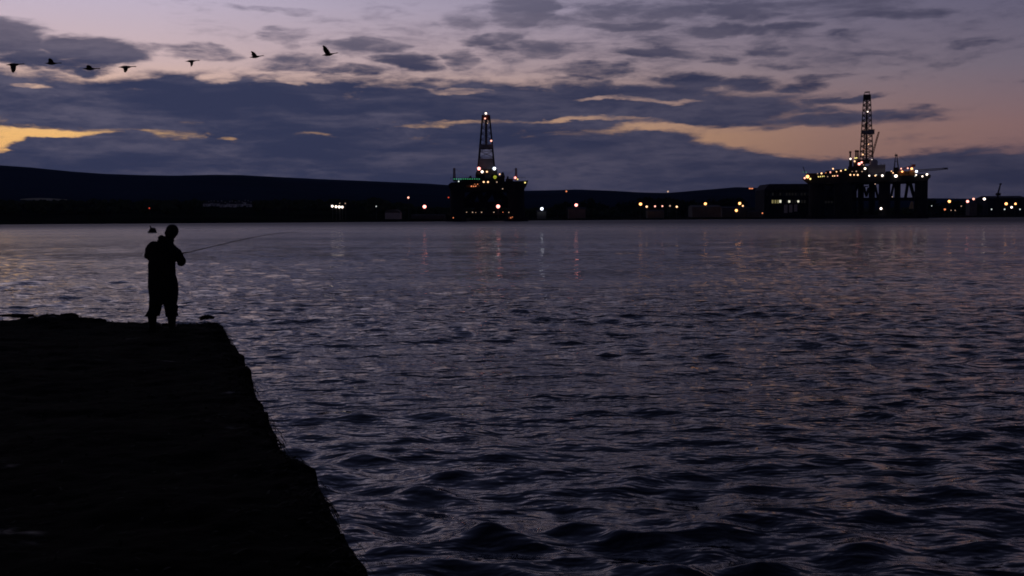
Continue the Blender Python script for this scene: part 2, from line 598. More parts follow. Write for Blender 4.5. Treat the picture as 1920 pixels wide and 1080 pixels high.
def build_hills():
    DR = 6200.0
    pxs = np.linspace(-900, 3200, 420)
    top = []
    for px in pxs:
        top.append(P(px, np.interp(px, [a for a, _ in RIDGE], [b for _, b in RIDGE]), DR))
    tx = np.array([p.x for p in top])
    tz = np.array([p.z for p in top])
    ys = np.concatenate([np.linspace(2300, DR, 46), np.linspace(DR + 150, 9500, 18)])
    X = np.tile(tx, (len(ys), 1)) * (ys[:, None] / DR)
    Yc = np.tile(ys[:, None], (1, len(tx)))
    u = np.clip((Yc - 2300) / (DR - 2300), 0, None)
    base = np.where(u <= 1, (3 * u ** 2 - 2 * u ** 3), np.exp(-((u - 1) * 2.2) ** 2))
    Zc = 6 + (tz[None, :] - 6) * base
    env = np.clip(u * (1 - u) * 4, 0, 1) * (u <= 1)
    Zc += env * 16 * vnoise(X, Yc, 0.0011, 21, 5)
    Zc = np.minimum(Zc, np.where(u < 0.97, 2.5 + (tz[None, :] - 2.5) * (Yc / DR) * 0.97, 1e9))
    me = np_mesh('hills', np.stack([X, Yc, Zc], -1).reshape(-1, 3), grid_faces(*X.shape), M['hill'])
    tag(link('hills', me), 'long dark blue hills behind the far shore', kind='structure')


build_hills()

# pale field on the slope behind the left shore
from mathutils.bvhtree import BVHTree
_hm = bpy.data.objects['hills'].data
_tree = BVHTree.FromPolygons([v.co for v in _hm.vertices], [p.vertices[:] for p in _hm.polygons])
fv, rows, cols = [], 6, 22
for r_ in range(rows):
    for c_ in range(cols):
        q_ = c_ / (cols - 1)
        x_ = 40 + 88 * q_
        mid, hh = 376.2 - 0.6 * math.sin(q_ * 5), 2.3 * (math.sin(math.pi * min(max(q_, .04), .96)) ** 0.5)
        hit = _tree.ray_cast(EYE, ray(x_, mid + hh * (1 - 2 * r_ / (rows - 1))))[0]
        fv.append(hit + Vector((0, -8, 3.5)))
fm = MB().add(fv, [(r_ * cols + c_, r_ * cols + c_ + 1, (r_ + 1) * cols + c_ + 1, (r_ + 1) * cols + c_) for r_ in range(rows - 1) for c_ in range(cols - 1)])
tag(fm.build('field', M['stubble']), 'pale stubble field below the hill', kind='structure')


# ------------------------------------------------------------------ water
def water_material():
    m = bpy.data.materials.new('dusk_sea_water')
    m.use_nodes = True
    t = m.node_tree
    b = t.nodes['Principled BSDF']
    b.inputs['Base Color'].default_value = (0.006, 0.011, 0.026, 1)
    b.inputs['IOR'].default_value = 1.33
    b.inputs['Specular IOR Level'].default_value = 0.5
    pos = nd(t, 'ShaderNodeNewGeometry').outputs['Position']
    d = vmth(t, 'LENGTH', pos, out=1)
    put(t, b.inputs['Roughness'], mrange(t, d, 90, 520, 0.06, 0.48, smooth=False))
    n1 = noise(t, vmth(t, 'MULTIPLY', pos, (2.2, 3.4, 0)), 1.0, 3.0, 0.55, 0.2).outputs['Fac']
    n2 = noise(t, vmth(t, 'MULTIPLY', pos, (0.42, 0.9, 0)), 1.0, 4.0, 0.58, 0.2).outputs['Fac']
    gust = noise(t, vmth(t, 'MULTIPLY', pos, (0.02, 0.05, 0)), 1.0, 3.0, 0.6).outputs['Fac']
    g = mrange(t, gust, 0.35, 0.65, 0.55, 1.25)
    hgt = mth(t, 'ADD', mth(t, 'MULTIPLY', n1, 0.065), mth(t, 'MULTIPLY', n2, 0.29))
    bn = nd(t, 'ShaderNodeBump')
    bn.inputs['Strength'].default_value = 1.0
    bn.inputs['Distance'].default_value = 1.0
    t.links.new(mth(t, 'MULTIPLY', hgt, g), bn.inputs['Height'])
    t.links.new(bn.outputs[0], b.inputs['Normal'])
    return m


def build_water():
    r = [4.0]
    while r[-1] < 32:
        r.append(r[-1] * 1.0048)
    while r[-1] < 320:
        r.append(r[-1] * 1.0062)
    while r[-1] < 5000:
        r.append(r[-1] * 1.04)
    r = np.array(r)
    az = np.concatenate([np.radians(np.linspace(-75, -36, 30)), np.radians(np.linspace(-35.9, 35.9, 820)), np.radians(np.linspace(36, 75, 30))])
    R, A = np.meshgrid(r, az, indexing='ij')
    X, Y = R * np.sin(A), R * np.cos(A)
    sp = np.gradient(r)[:, None] * np.ones_like(A)
    g = np.random.default_rng(5)
    Z = np.zeros_like(X)
    DX, DY = np.zeros_like(X), np.zeros_like(X)
    gust = np.clip(1 + 0.6 * vnoise(X, Y, 0.06, 8, 3), 0.25, 1.9)
    n = 84
    lam = np.geomspace(0.18, 7.0, n)
    main = math.radians(-68)           # travelling towards the camera and a little to the right
    for i, L in enumerate(lam):
        th = main + g.normal(0, 0.85 if L < 1.6 else 0.5)
        k = 2 * math.pi / L
        w = math.exp(-((math.log(L) - math.log(0.62)) / 0.70) ** 2)
        s = 0.031 * ((0.32 if L < 1.2 else 0.34 if L < 3 else 0.12) + w) * g.uniform(0.6, 1.4)          # slope carried by this wave
        a = s / k
        ph = k * (X * math.cos(th) + Y * math.sin(th)) + g.uniform(0, 6.28)
        fade = np.clip(L / (2.4 * sp) - 0.6, 0, 1) * (gust if L < 3 else 1.0)
        Z += a * fade * np.cos(ph)
        DX -= 0.65 * a * fade * math.cos(th) * np.sin(ph)
        DY -= 0.65 * a * fade * math.sin(th) * np.sin(ph)
    co = np.stack([X + DX, Y + DY, Z], -1).reshape(-1, 3)
    me = np_mesh('water', co, grid_faces(*X.shape)[:, ::-1], water_material())
    tag(link('water', me), 'choppy dark water of the firth', kind='structure')


build_water()

# ------------------------------------------------------------------ stone jetty in the foreground
JZ = 0.75
EDGE_PX = [(418, 611), (430, 631), (441, 656), (456, 690), (470, 720), (491, 766), (516, 806), (546, 851), (576, 876), (591, 897),
           (606, 927), (626, 967), (646, 1002), (661, 1030), (688, 1056), (702, 1080)]
BACK_PX = [(-500, 606), (-200, 604), (0, 603), (100, 604), (190, 604), (240, 605.5), (300, 607), (350, 607), (400, 607.5), (418, 610)]
_e = [G(x, y, JZ) for x, y in EDGE_PX]
_ey = np.array([p.y for p in _e][::-1] )
_ex = np.array([p.x for p in _e][::-1])
_slope = (_ex[0] - _ex[3]) / (_ey[0] - _ey[3])
_ey = np.concatenate([[-8.0], _ey, [30.0]])
_ex = np.concatenate([[_ex[0] + _slope * (-8.0 - _ey[1]) * 0.6], _ex, [_ex[-1] - 2.0]])
_b = [G(x, y, JZ) for x, y in BACK_PX]
_bx = np.array([p.x for p in _b])
_by = np.array([p.y for p in _b])


def jetty_z(X, Y):
    wob = 0.10 * vnoise(X, Y, 1.1, 31, 4) + 0.05 * vnoise(X, Y, 5.0, 32, 3)
    d = np.minimum((np.interp(Y, _ey, _ex) - X) * 0.93, np.interp(X, _bx, _by) - Y) + wob * 0.52 + 0.045
    top = (JZ + 0.012 + 0.035 * vnoise(X, Y, 0.5, 33, 3) + 0.022 * vnoise(X, Y, 2.6, 34, 4)
           + 0.014 * np.abs(vnoise(X, Y, 7.0, 35, 3)))
    m = P(130, 600, 18.9)
    top = top + 0.115 * np.exp(-(((X - m.x) / 0.62) ** 2 + ((Y - m.y + .5) / 0.75) ** 2)) * (1 + 0.25 * vnoise(X, Y, 4.0, 36, 3))
    fall = np.clip(-d / 0.55, 0, 1)
    return np.where(d > 0, top - 0.05 * np.exp(-d / 0.06), top - 0.05 - fall ** 0.6 * 1.9), d


def jz(x, y):
    return float(jetty_z(np.array([x], float), np.array([y], float))[0][0])


def build_jetty():
    ys = np.concatenate([np.linspace(-6, 4.0, 40), np.arange(4.06, 20.2, 0.055)])
    us = np.concatenate([np.linspace(-32, -11.0, 40), np.arange(-10.95, 0.80, 0.05)])
    U, Yc = np.meshgrid(us, ys)
    X = U + np.interp(Yc, _ey, _ex)
    Z, _ = jetty_z(X, Yc)
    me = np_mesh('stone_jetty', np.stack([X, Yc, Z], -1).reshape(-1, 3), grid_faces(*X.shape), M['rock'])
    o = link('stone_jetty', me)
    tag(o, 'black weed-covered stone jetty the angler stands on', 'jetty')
    # bladder wrack: hangs over the edges and lies in tufts on top
    vs, fs = [], []
    r = random.Random(4)

    def frond(p, ang, length, w, lift, droop):
        n = 4
        k = len(vs)
        c, s = math.cos(ang), math.sin(ang)
        for i in range(n + 1):
            q = i / n
            x = p[0] + c * length * q
            y = p[1] + s * length * q
            z = p[2] + lift * math.sin(q * 2.2) - droop * q * q
            ww = w * (1 - 0.75 * q) * (1 + 0.3 * math.sin(9 * q + ang))
            vs.append((x - s * ww, y + c * ww, z))
            vs.append((x + s * ww, y - c * ww, z + 0.3 * ww))
        for i in range(n):
            fs.append((k + 2 * i, k + 2 * i + 1, k + 2 * i + 3, k + 2 * i + 2))

    for _ in range(1500):                       # along the right edge
        y = 4.5 + 14.2 * r.random() ** 1.0
        x = np.interp(y, _ey, _ex) - 0.02 - abs(r.gauss(0, 0.10))
        clump = 0.5 + 0.5 * math.sin(y * 3.1) * math.sin(y * 7.7 + 1)
        if r.random() > 0.35 + 0.65 * clump:
            continue
        z = jz(x, y)
        frond((x, y, z), r.uniform(-0.9, 0.9), r.uniform(0.04, 0.15), r.uniform(0.005, 0.013), r.uniform(0.0, 0.05), r.uniform(0.03, 0.15))
    for _ in range(800):                        # along the seaward end
        x = _bx[-1] - 8.5 * r.random()
        y = np.interp(x, _bx, _by) - abs(r.gauss(0, 0.12))
        frond((x, y, jz(x, y)), r.uniform(0.5, 2.6), r.uniform(0.05, 0.16), r.uniform(0.006, 0.014), r.uniform(0.0, 0.04), r.uniform(0.0, 0.10))
    for _ in range(2200):                       # tufts on the top
        y = 4.5 + 14 * r.random()
        x = np.interp(y, _ey, _ex) - 0.2 - 8 * r.random() ** 1.3
        frond((x, y, jz(x, y) + 0.004), r.uniform(0, 6.28), r.uniform(0.05, 0.16), r.uniform(0.006, 0.014), r.uniform(0.005, 0.03), 0.02)
    me = bpy.data.meshes.new('seaweed')
    me.from_pydata(vs, [], fs)
    me.materials.append(M['weed'])
    w = link('seaweed', me, o)
    w['kind'] = 'stuff'
    # loose boulders and set stones along the rim
    def stone(name, loc, s, seed):
        mb = MB().ellip((0, 0, 0), s, 10, 7)
        rr = random.Random(seed)
        mb.v = [tuple(Vector(v) * rr.uniform(0.82, 1.12)) for v in mb.v]
        return mb.build(name, M['rock'], o, loc)
    for i in range(46):
        y = 5 + i * 0.29 + r.uniform(-.1, .1)
        x = np.interp(y, _ey, _ex) - r.uniform(0.10, 0.30)
        s = r.uniform(0.04, 0.085)
        stone('edge_stone', (x, y, jz(x, y) - 0.02), (s * r.uniform(.9, 1.6), s * r.uniform(.9, 1.6), s * 0.45), i)
    for i in range(20):
        x = _bx[-1] - 0.2 - i * 0.42 + r.uniform(-.1, .1)
        y = np.interp(x, _bx, _by) - r.uniform(0.05, 0.3)
        s = r.uniform(0.06, 0.14)
        stone('edge_stone', (x, y, jz(x, y) - 0.02), (s * r.uniform(1, 1.9), s, s * 0.4), 100 + i)
    return o


jetty = build_jetty()

# weedy rock awash just off the end of the jetty
for k, (px, py, s, label) in enumerate(((388, 594, (0.17, 0.25, 0.07), 'small weedy rock awash off the jetty corner'),
                                        (26, 592, (0.55, 0.35, 0.07), 'flat rock awash beyond the jetty at the picture edge'))):
    p = G(px, py + 2, 0.0)
    mb = MB().ellip((0, 0, 0), s, 14, 9)
    rr = random.Random(60 + k)
    mb.v = [tuple(Vector(v) * rr.uniform(0.75, 1.2)) for v in mb.v]
    tag(mb.build('rock', M['rock'], None, (p.x, p.y, 0.0)), label, 'rock')


# ------------------------------------------------------------------ the angler
def build_person():
    D = 17.75
    base = P(305, 614, D)
    base.z = jz(base.x, base.y) - 0.005
    # body: one continuous skin
    b = MB()
    tilt = Matrix.Rotation(0.30, 3, 'Y') @ Matrix.Rotation(-0.45, 3, 'X')     # head bowed forward and to the right
    hc = Vector((0.160, 0.075, 1.545))
    b.ellip(hc, (0.088, 0.105, 0.118), 18, 12, tilt)
    b.ellip(hc + tilt @ Vector((0, 0.030, -0.075)), (0.066, 0.070, 0.068), 14, 9, tilt)      # jaw
    b.chain([hc + tilt @ Vector((0, 0.095, 0.012)), hc + tilt @ Vector((0, 0.122, -0.022))], [0.011, 0.017], 8)   # nose
    for s in (-1, 1):
        b.ellip(hc + tilt @ Vector((s * 0.083, 0.0, -0.01)), (0.012, 0.022, 0.034), 8, 7, tilt)   # ears
        b.ellip(hc + tilt @ Vector((s * 0.032, 0.088, 0.005)), (0.016, 0.012, 0.011), 8, 7, tilt)  # eyes
        b.ellip(hc + tilt @ Vector((s * 0.032, 0.090, 0.026)), (0.026, 0.012, 0.007), 8, 7, tilt)  # brows
    b.ellip(hc + tilt @ Vector((0, 0.098, -0.062)), (0.024, 0.012, 0.007), 8, 7, tilt)       # lips
    b.chain([(0.06, 0.0, 1.36), (0.135, 0.045, 1.50)], [0.062, 0.058])
    b.sections([(0.02, 0, 0.52, .15, .10), (0.02, 0, 0.66, .17, .12), (0.02, 0, 0.85, .16, .11), (0.02, 0, 1.0, .155, .105),
                (0.02, 0, 1.18, .17, .115), (0.03, 0, 1.30, .165, .10), (0.045, 0, 1.37, .10, .07)])
    b.chain([(-0.09, 0, 0.58), (-0.145, 0.0, 0.36), (-0.164, 0.0, 0.06)], [0.095, 0.062, 0.042])
    b.chain([(0.12, 0, 0.58), (0.15, 0.0, 0.36), (0.152, 0.0, 0.06)], [0.095, 0.062, 0.042])
    for x in (-0.164, 0.152):
        b.chain([(x, -0.03, 0.045), (x, 0.17, 0.035)], [0.038, 0.030])
    lh, rh = Vector((0.005, 0.330, 1.150)), Vector((0.130, 0.345, 1.180))      # the two hands on the grip
    b.chain([(-0.125, 0, 1.335), (-0.222, 0.06, 1.165), lh + Vector((-0.075, -0.06, -0.005))], [0.060, 0.045, 0.030])
    b.chain([(0.195, 0, 1.295), (0.312, 0.10, 1.085), rh + Vector((0.07, -0.075, -0.02))], [0.060, 0.045, 0.030])
    ax = Vector((1, 0.12, 0.24)).normalized()
    up = Vector((0, 0, 1)) - ax * ax.z
    up.normalize()
    fw = up.cross(ax).normalized()
    if fw.y < 0:
        fw = -fw
    for h, wr in ((lh, lh + Vector((-0.075, -0.06, -0.005))), (rh, rh + Vector((0.07, -0.075, -0.02)))):
        palm = h - fw * 0.032
        b.chain([wr, palm], [0.028, 0.026], 10)
        for k, (off, ln) in enumerate(((-0.033, .86), (-0.011, 1.0), (0.011, 1.06), (0.033, .92))):     # fingers close round the grip
            c0 = h + ax * off
            r0 = 0.024
            pts = [c0 + (-fw * math.cos(a) + up * math.sin(a)) * r0 for a in (0.3, 1.3, 2.3 * ln, 3.3 * ln)]
            b.chain(pts, [0.0095, 0.009, 0.0085, 0.0075], 8)
        s = 1 if h is lh else -1
        b.chain([palm + ax * 0.03 * s, h + ax * 0.045 * s - fw * 0.012 + up * 0.022, h + ax * 0.052 * s + fw * 0.012 + up * 0.024],
                [0.012, 0.0105, 0.009], 8)
    body = b.build('person', M['skin'])
    fuse(body, 0.0075, 3)
    body.location = base
    tag(body, 'angler in a long dark waterproof and rubber boots, head bowed over a fishing rod', 'person')
    # hair
    h = MB()
    h.ellip(hc + tilt @ Vector((0, -0.018, 0.030)), (0.103, 0.112, 0.110), 18, 12, tilt)
    h.ellip(hc + tilt @ Vector((0, -0.060, -0.030)), (0.092, 0.066, 0.088), 16, 10, tilt)
    ho = h.build('hair', M['hair'], body)
    fuse(ho, 0.012, 3)
    # waterproof jacket with sleeves and a hood bunched at the neck
    j = MB()
    j.sections([(.018, 0, .395, .214, .145), (.020, 0, .44, .222, .152), (.020, 0, .52, .230, .158), (.024, 0, .60, .238, .163),
                (.024, 0, .68, .240, .164), (.020, 0, .78, .231, .158), (.017, 0, .90, .222, .150), (.016, 0, 1.00, .219, .146),
                (.016, 0, 1.10, .217, .144), (.020, 0, 1.20, .210, .140), (.030, 0, 1.28, .198, .134), (.038, 0, 1.34, .182, .124),
                (.048, 0, 1.38, .170, .112), (.062, .01, 1.42, .122, .10), (.082, .015, 1.46, .090, .088)], 28)
    j.ellip((0.145, 0.02, 1.425), (0.075, 0.085, 0.055), 14, 9)
    j.chain([(-0.105, 0.0, 1.345), (-0.165, 0.02, 1.28), (-0.222, 0.06, 1.190), (-0.205, 0.11, 1.150), lh + Vector((-0.085, -0.075, -0.005))],
            [0.078, 0.083, 0.072, 0.066, 0.046])
    j.chain([(0.175, 0.0, 1.31), (0.245, 0.04, 1.22), (0.306, 0.10, 1.09), (0.275, 0.15, 1.065), rh + Vector((0.085, -0.095, -0.025))],
            [0.080, 0.078, 0.074, 0.066, 0.046])
    j.ellip((0.055, -0.045, 1.445), (0.085, 0.075, 0.060), 14, 9)
    j.ellip((0.035, -0.060, 1.475), (0.060, 0.050, 0.040), 14, 9)
    jo = j.build('jacket', M['cloth'], body)
    fuse(jo, 0.012, 4)
    rr = np.random.default_rng(3)
    co = np.empty(len(jo.data.vertices) * 3)
    jo.data.vertices.foreach_get('co', co)
    co = co.reshape(-1, 3)
    nr = np.empty_like(co).ravel()
    jo.data.vertices.foreach_get('normal', nr)
    nr = nr.reshape(-1, 3)
    fold = 0.009 * vnoise(co[:, 0] * 1.2 + co[:, 1], co[:, 2], 9.0, 51, 3)
    jo.data.vertices.foreach_set('co', (co + nr * fold[:, None]).ravel())
    jo.data.update()
    # trousers, bunched over the boots
    t = MB()
    t.sections([(.02, 0, .40, .205, .135), (.02, 0, .55, .19, .13), (.02, 0, .70, .17, .12)])
    t.sections([(-.205, .0, .196, .112, .105), (-.160 - .003, 0, .205, .122, .112), (-.150, 0, .24, .112, .105), (-.120, 0, .30, .104, .100),
                (-.108, 0, .37, .103, .102), (-.105, 0, .45, .104, .105), (-.09, 0, .54, .10, .105)])
    t.sections([(.156, 0, .196, .105, .100), (.156, 0, .21, .109, .104), (.146, 0, .25, .098, .098), (.146, 0, .30, .104, .102),
                (.148, 0, .345, .114, .106), (.134, 0, .40, .105, .103), (.13, 0, .46, .104, .105), (.12, 0, .54, .10, .105)])
    to = t.build('trousers', M['trouser'], body)
    fuse(to, 0.012, 3)
    for x, turn in ((-0.164, 0.25), (0.152, -0.2)):
        bo = MB()
        bo.sections([(0, 0.0, 0.0, .056, .068), (0, 0.0, .05, .060, .070), (0, 0.0, .11, .064, .072), (0, 0, .18, .073, .078), (0, 0, .25, .076, .082)])
        bo.chain([(0, -0.02, 0.045), (0, 0.09, 0.045), (0, 0.185, 0.038)], [0.052, 0.050, 0.042])
        bo.box((0, 0.08, 0.006), (0.095, 0.29, 0.018))
        o = bo.build('boot', M['boot'], body, (x, 0, 0))
        fuse(o, 0.010, 2)
        o.rotation_euler = (0, 0, -turn)
    # the rod, held in both hands
    root = thing('fishing_rod', 'long thin fishing rod held out over the water, tip bending', 'fishing rod', tuple(base + lh - ax * 0.22))
    O = Vector(root.location)
    r = MB()
    g0 = base + lh - ax * 0.22
    tip = [base + rh + ax * 0.16]
    for px, py, dd in ((352, 473.2, 18.12), (380, 466.6, 18.2), (410, 459.6, 18.3), (440, 452.6, 18.4), (470, 446.0, 18.5), (495, 441.2, 18.6),
                       (520, 437.6, 18.7), (545, 435.8, 18.8), (562, 435.4, 18.86)):
        tip.append(P(px, py, dd))
    rad = np.linspace(0.0078, 0.0024, len(tip))
    for p, q, a, c in zip(tip, tip[1:], rad, rad[1:]):
        r.tube(p - O, q - O, a, c, 8)
    r.build('rod_blank', M['rod'], root, smooth=True)
    MB().tube(g0 - O, tip[0] - O, 0.013, 0.012, 10).build('grip', M['cork'], root, smooth=True)
    rl = MB()
    c = base + (lh + rh) / 2 - O - up * 0.065
    rl.tube(c + up * 0.05, c, 0.006, 0.006, 6).tube(c - ax * 0.03, c + ax * 0.03, 0.028, 0.024, 14)
    rl.tube(c + fw * 0.0, c - fw * 0.06, 0.004, 0.004, 6).tube(c - fw * 0.06, c - fw * 0.06 + up * 0.04, 0.006, 0.006, 6)
    rl.build('reel', M['steel'], root)
    for k in (2, 3, 4, 5, 6, 7):
        mb = MB()
        p = tip[k] - O
        for i in range(8):
            a0, a1 = 2 * math.pi * i / 8, 2 * math.pi * (i + 1) / 8
            rr_ = 0.012 - 0.001 * k
            q0 = p + Vector((0, math.cos(a0), math.sin(a0) - 1)) * rr_
            q1 = p + Vector((0, math.cos(a1), math.sin(a1) - 1)) * rr_
            mb.tube(q0, q1, 0.0015, 0.0015, 4)
        mb.build('guide_ring', M['steel'], root)


build_person()

# ------------------------------------------------------------------ mooring buoy
bp = G(286, 436.4, 0.0)
buoy = thing('mooring_buoy', 'dark tapering mooring buoy with a short bent post, afloat behind the angler', 'buoy', (bp.x, bp.y, 0.0))
buoy.rotation_euler = (0.0, math.radians(5), 0.4)
MB().lathe([(0.55, -0.35), (0.86, -0.15), (0.88, 0.06), (0.82, 0.16), (0.52, 0.86), (0.46, 0.94), (0.30, 0.98)], n=20).build(
    'float', M['buoy'], buoy, smooth=False)
MB().chain([(-0.32, 0, 0.90), (-0.44, 0, 1.10), (-0.56, 0, 1.28)], [0.13, 0.11, 0.10], 8).build('post', M['buoy'], buoy)
MB().lathe([(0.89, -0.02), (0.97, 0.0), (0.97, 0.09), (0.89, 0.11)], n=20).build('fender_ring', M['buoy'], buoy)


# ------------------------------------------------------------------ geese
def goose(px0, px1, y0, y1, inner, outer, sweep, label, chord=1.0):
    length = 0.97
    D = length * FPX / (px1 - px0)
    tail, bill = P(px0, y0, D), P(px1, y1, D)
    mb = MB()
    mb.chain([(-.36, 0, .0), (-.25, 0, .0), (-.12, 0, -.005), (.03, 0, -.005), (.16, 0, .0), (.26, 0, .012)],
             [.016, .042, .082, .092, .068, .038], 12)
    mb.chain([(.26, 0, .012), (.36, 0, .020), (.47, 0, .026), (.515, 0, .028), (.545, 0, .026)], [.036, .027, .025, .033, .026], 10)
    mb.chain([(.545, 0, .024), (.61, 0, .014)], [.018, .008], 8)
    mb.box((-.34, 0, .0), (.14, .12, .016))
    for s in (-1, 1):
        secs = []
        y, z = 0.05, 0.03
        for k, (sp, ch, xo) in enumerate(((0, .37, .13), (.17, .37, .145), (.36, .34, .13), (.55, .27, .09), (.68, .19, .03), (.74, .09, -.02))):
            if k:
                ang = inner if sp <= .36 else outer
                dl = sp - last
                y += dl * math.cos(ang)
                z += dl * math.sin(ang)
            last = sp
            ch = ch * chord
            lead = xo - sweep * sp
            th = 0.016 if k < 4 else 0.010
            ring_ = []
            for u, tt in ((0, 0), (.25, 1), (.6, .8), (1, .15), (.6, -.6), (.25, -.9)):
                nx = -math.sin(inner if sp <= .36 else outer) * tt * th
                nz = math.cos(inner if sp <= .36 else outer) * tt * th
                ring_.append((lead - u * ch, s * (y + nx), z + nz))
            secs.append(ring_ if s > 0 else ring_[::-1])
        mb.rings(secs)
    o = mb.build('goose', M['bird'])
    fuse(o, 0.011, 1)
    pitch = math.atan2(bill.z - tail.z, bill.x - tail.x)
    yaw = -math.atan2(tail.x + bill.x, tail.y + bill.y)
    o.rotation_euler = (0, -pitch, yaw)
    o.location = tail.lerp(bill, 0.38)
    tag(o, label, 'goose', 'skein of geese flying past')


R_ = math.radians
goose(13.9, 45.2, 122.2, 119.6, R_(-30), R_(-36), 0.02, 'last goose of the skein, at the picture edge, broad wings held down', 1.0)
goose(86, 114.5, 119.2, 118.0, R_(16), R_(12), 0.05, 'second goose from the tail of the skein, wings just raised', 1.0)
goose(156.8, 187.4, 129.3, 128.4, R_(9), R_(4), 0.05, 'lowest flying goose, wings nearly level', 1.0)
goose(224, 255.3, 126.4, 124.7, R_(-12), R_(-26), 0.0, 'goose in the middle of the skein with tapering wings dipped', .92)
goose(349, 374.3, 115.3, 113.3, R_(-22), R_(-28), -0.02, 'lone goose between the low group and the leaders, narrow wings down', .72)
goose(469, 495.2, 107.9, 104.2, R_(24), R_(18), 0.22, 'second goose behind the leader, wings swept up and back', .9)
goose(605.3, 634.4, 103.9, 99.3, R_(36), R_(42), 0.25, 'leading goose of the skein, wings raised high', .95)


# ------------------------------------------------------------------ lights on rigs and shore
_lamp_mesh = {}


def lamp_mesh(color):
    if color not in _lamp_mesh:
        mb = MB().ellip((0, 0, 0), (1, 1, 1), 10, 7)
        n = len(mb.f)
        mb.lathe([(0.55, 0.86), (0.75, 0.95), (0.35, 1.25), (0.1, 1.3)], n=8)        # housing above the globe
        me = mb.mesh('lamp_' + color, GLOW[color], True)
        me.materials.append(M['pole'])
        idx = [0 if i < n else 1 for i in range(len(me.polygons))]
        me.polygons.foreach_set('material_index', idx)
        _lamp_mesh[color] = me
    return _lamp_mesh[color]


def rig_light(root, L, px, py, r, color, dy, name='floodlight'):
    p = L(px, py, dy)
    r *= 0.74 * (0.85 + 0.3 * ((px * 7.13 + py * 3.7) % 1.0))
    o = link(name, lamp_mesh(color), root, p)
    o.scale = (r, r, r)
    return o


def lattice_tower(mb, corners0, corners1, z0, z1, bays, leg, brace, faces=(0, 1, 2, 3)):
    """four tapering legs with cross bracing; corners are (x, y)"""
    def at(k, q):
        a, b = corners0[k], corners1[k]
        return Vector((a[0] + (b[0] - a[0]) * q, a[1] + (b[1] - a[1]) * q, z0 + (z1 - z0) * q))
    for k in range(4):
        mb.beam(at(k, 0), at(k, 1), leg, leg * 0.8)
    for i in range(bays):
        q0, q1 = i / bays, (i + 1) / bays
        for k in faces:
            l = (k + 1) % 4
            mb.beam(at(k, q1), at(l, q1), brace)
            mb.beam(at(k, q0), at(l, q1), brace)
            mb.beam(at(l, q0), at(k, q1), brace)


def quad(x0, x1, y0, y1):
    return [(x0, y0), (x1, y0), (x1, y1), (x0, y1)]


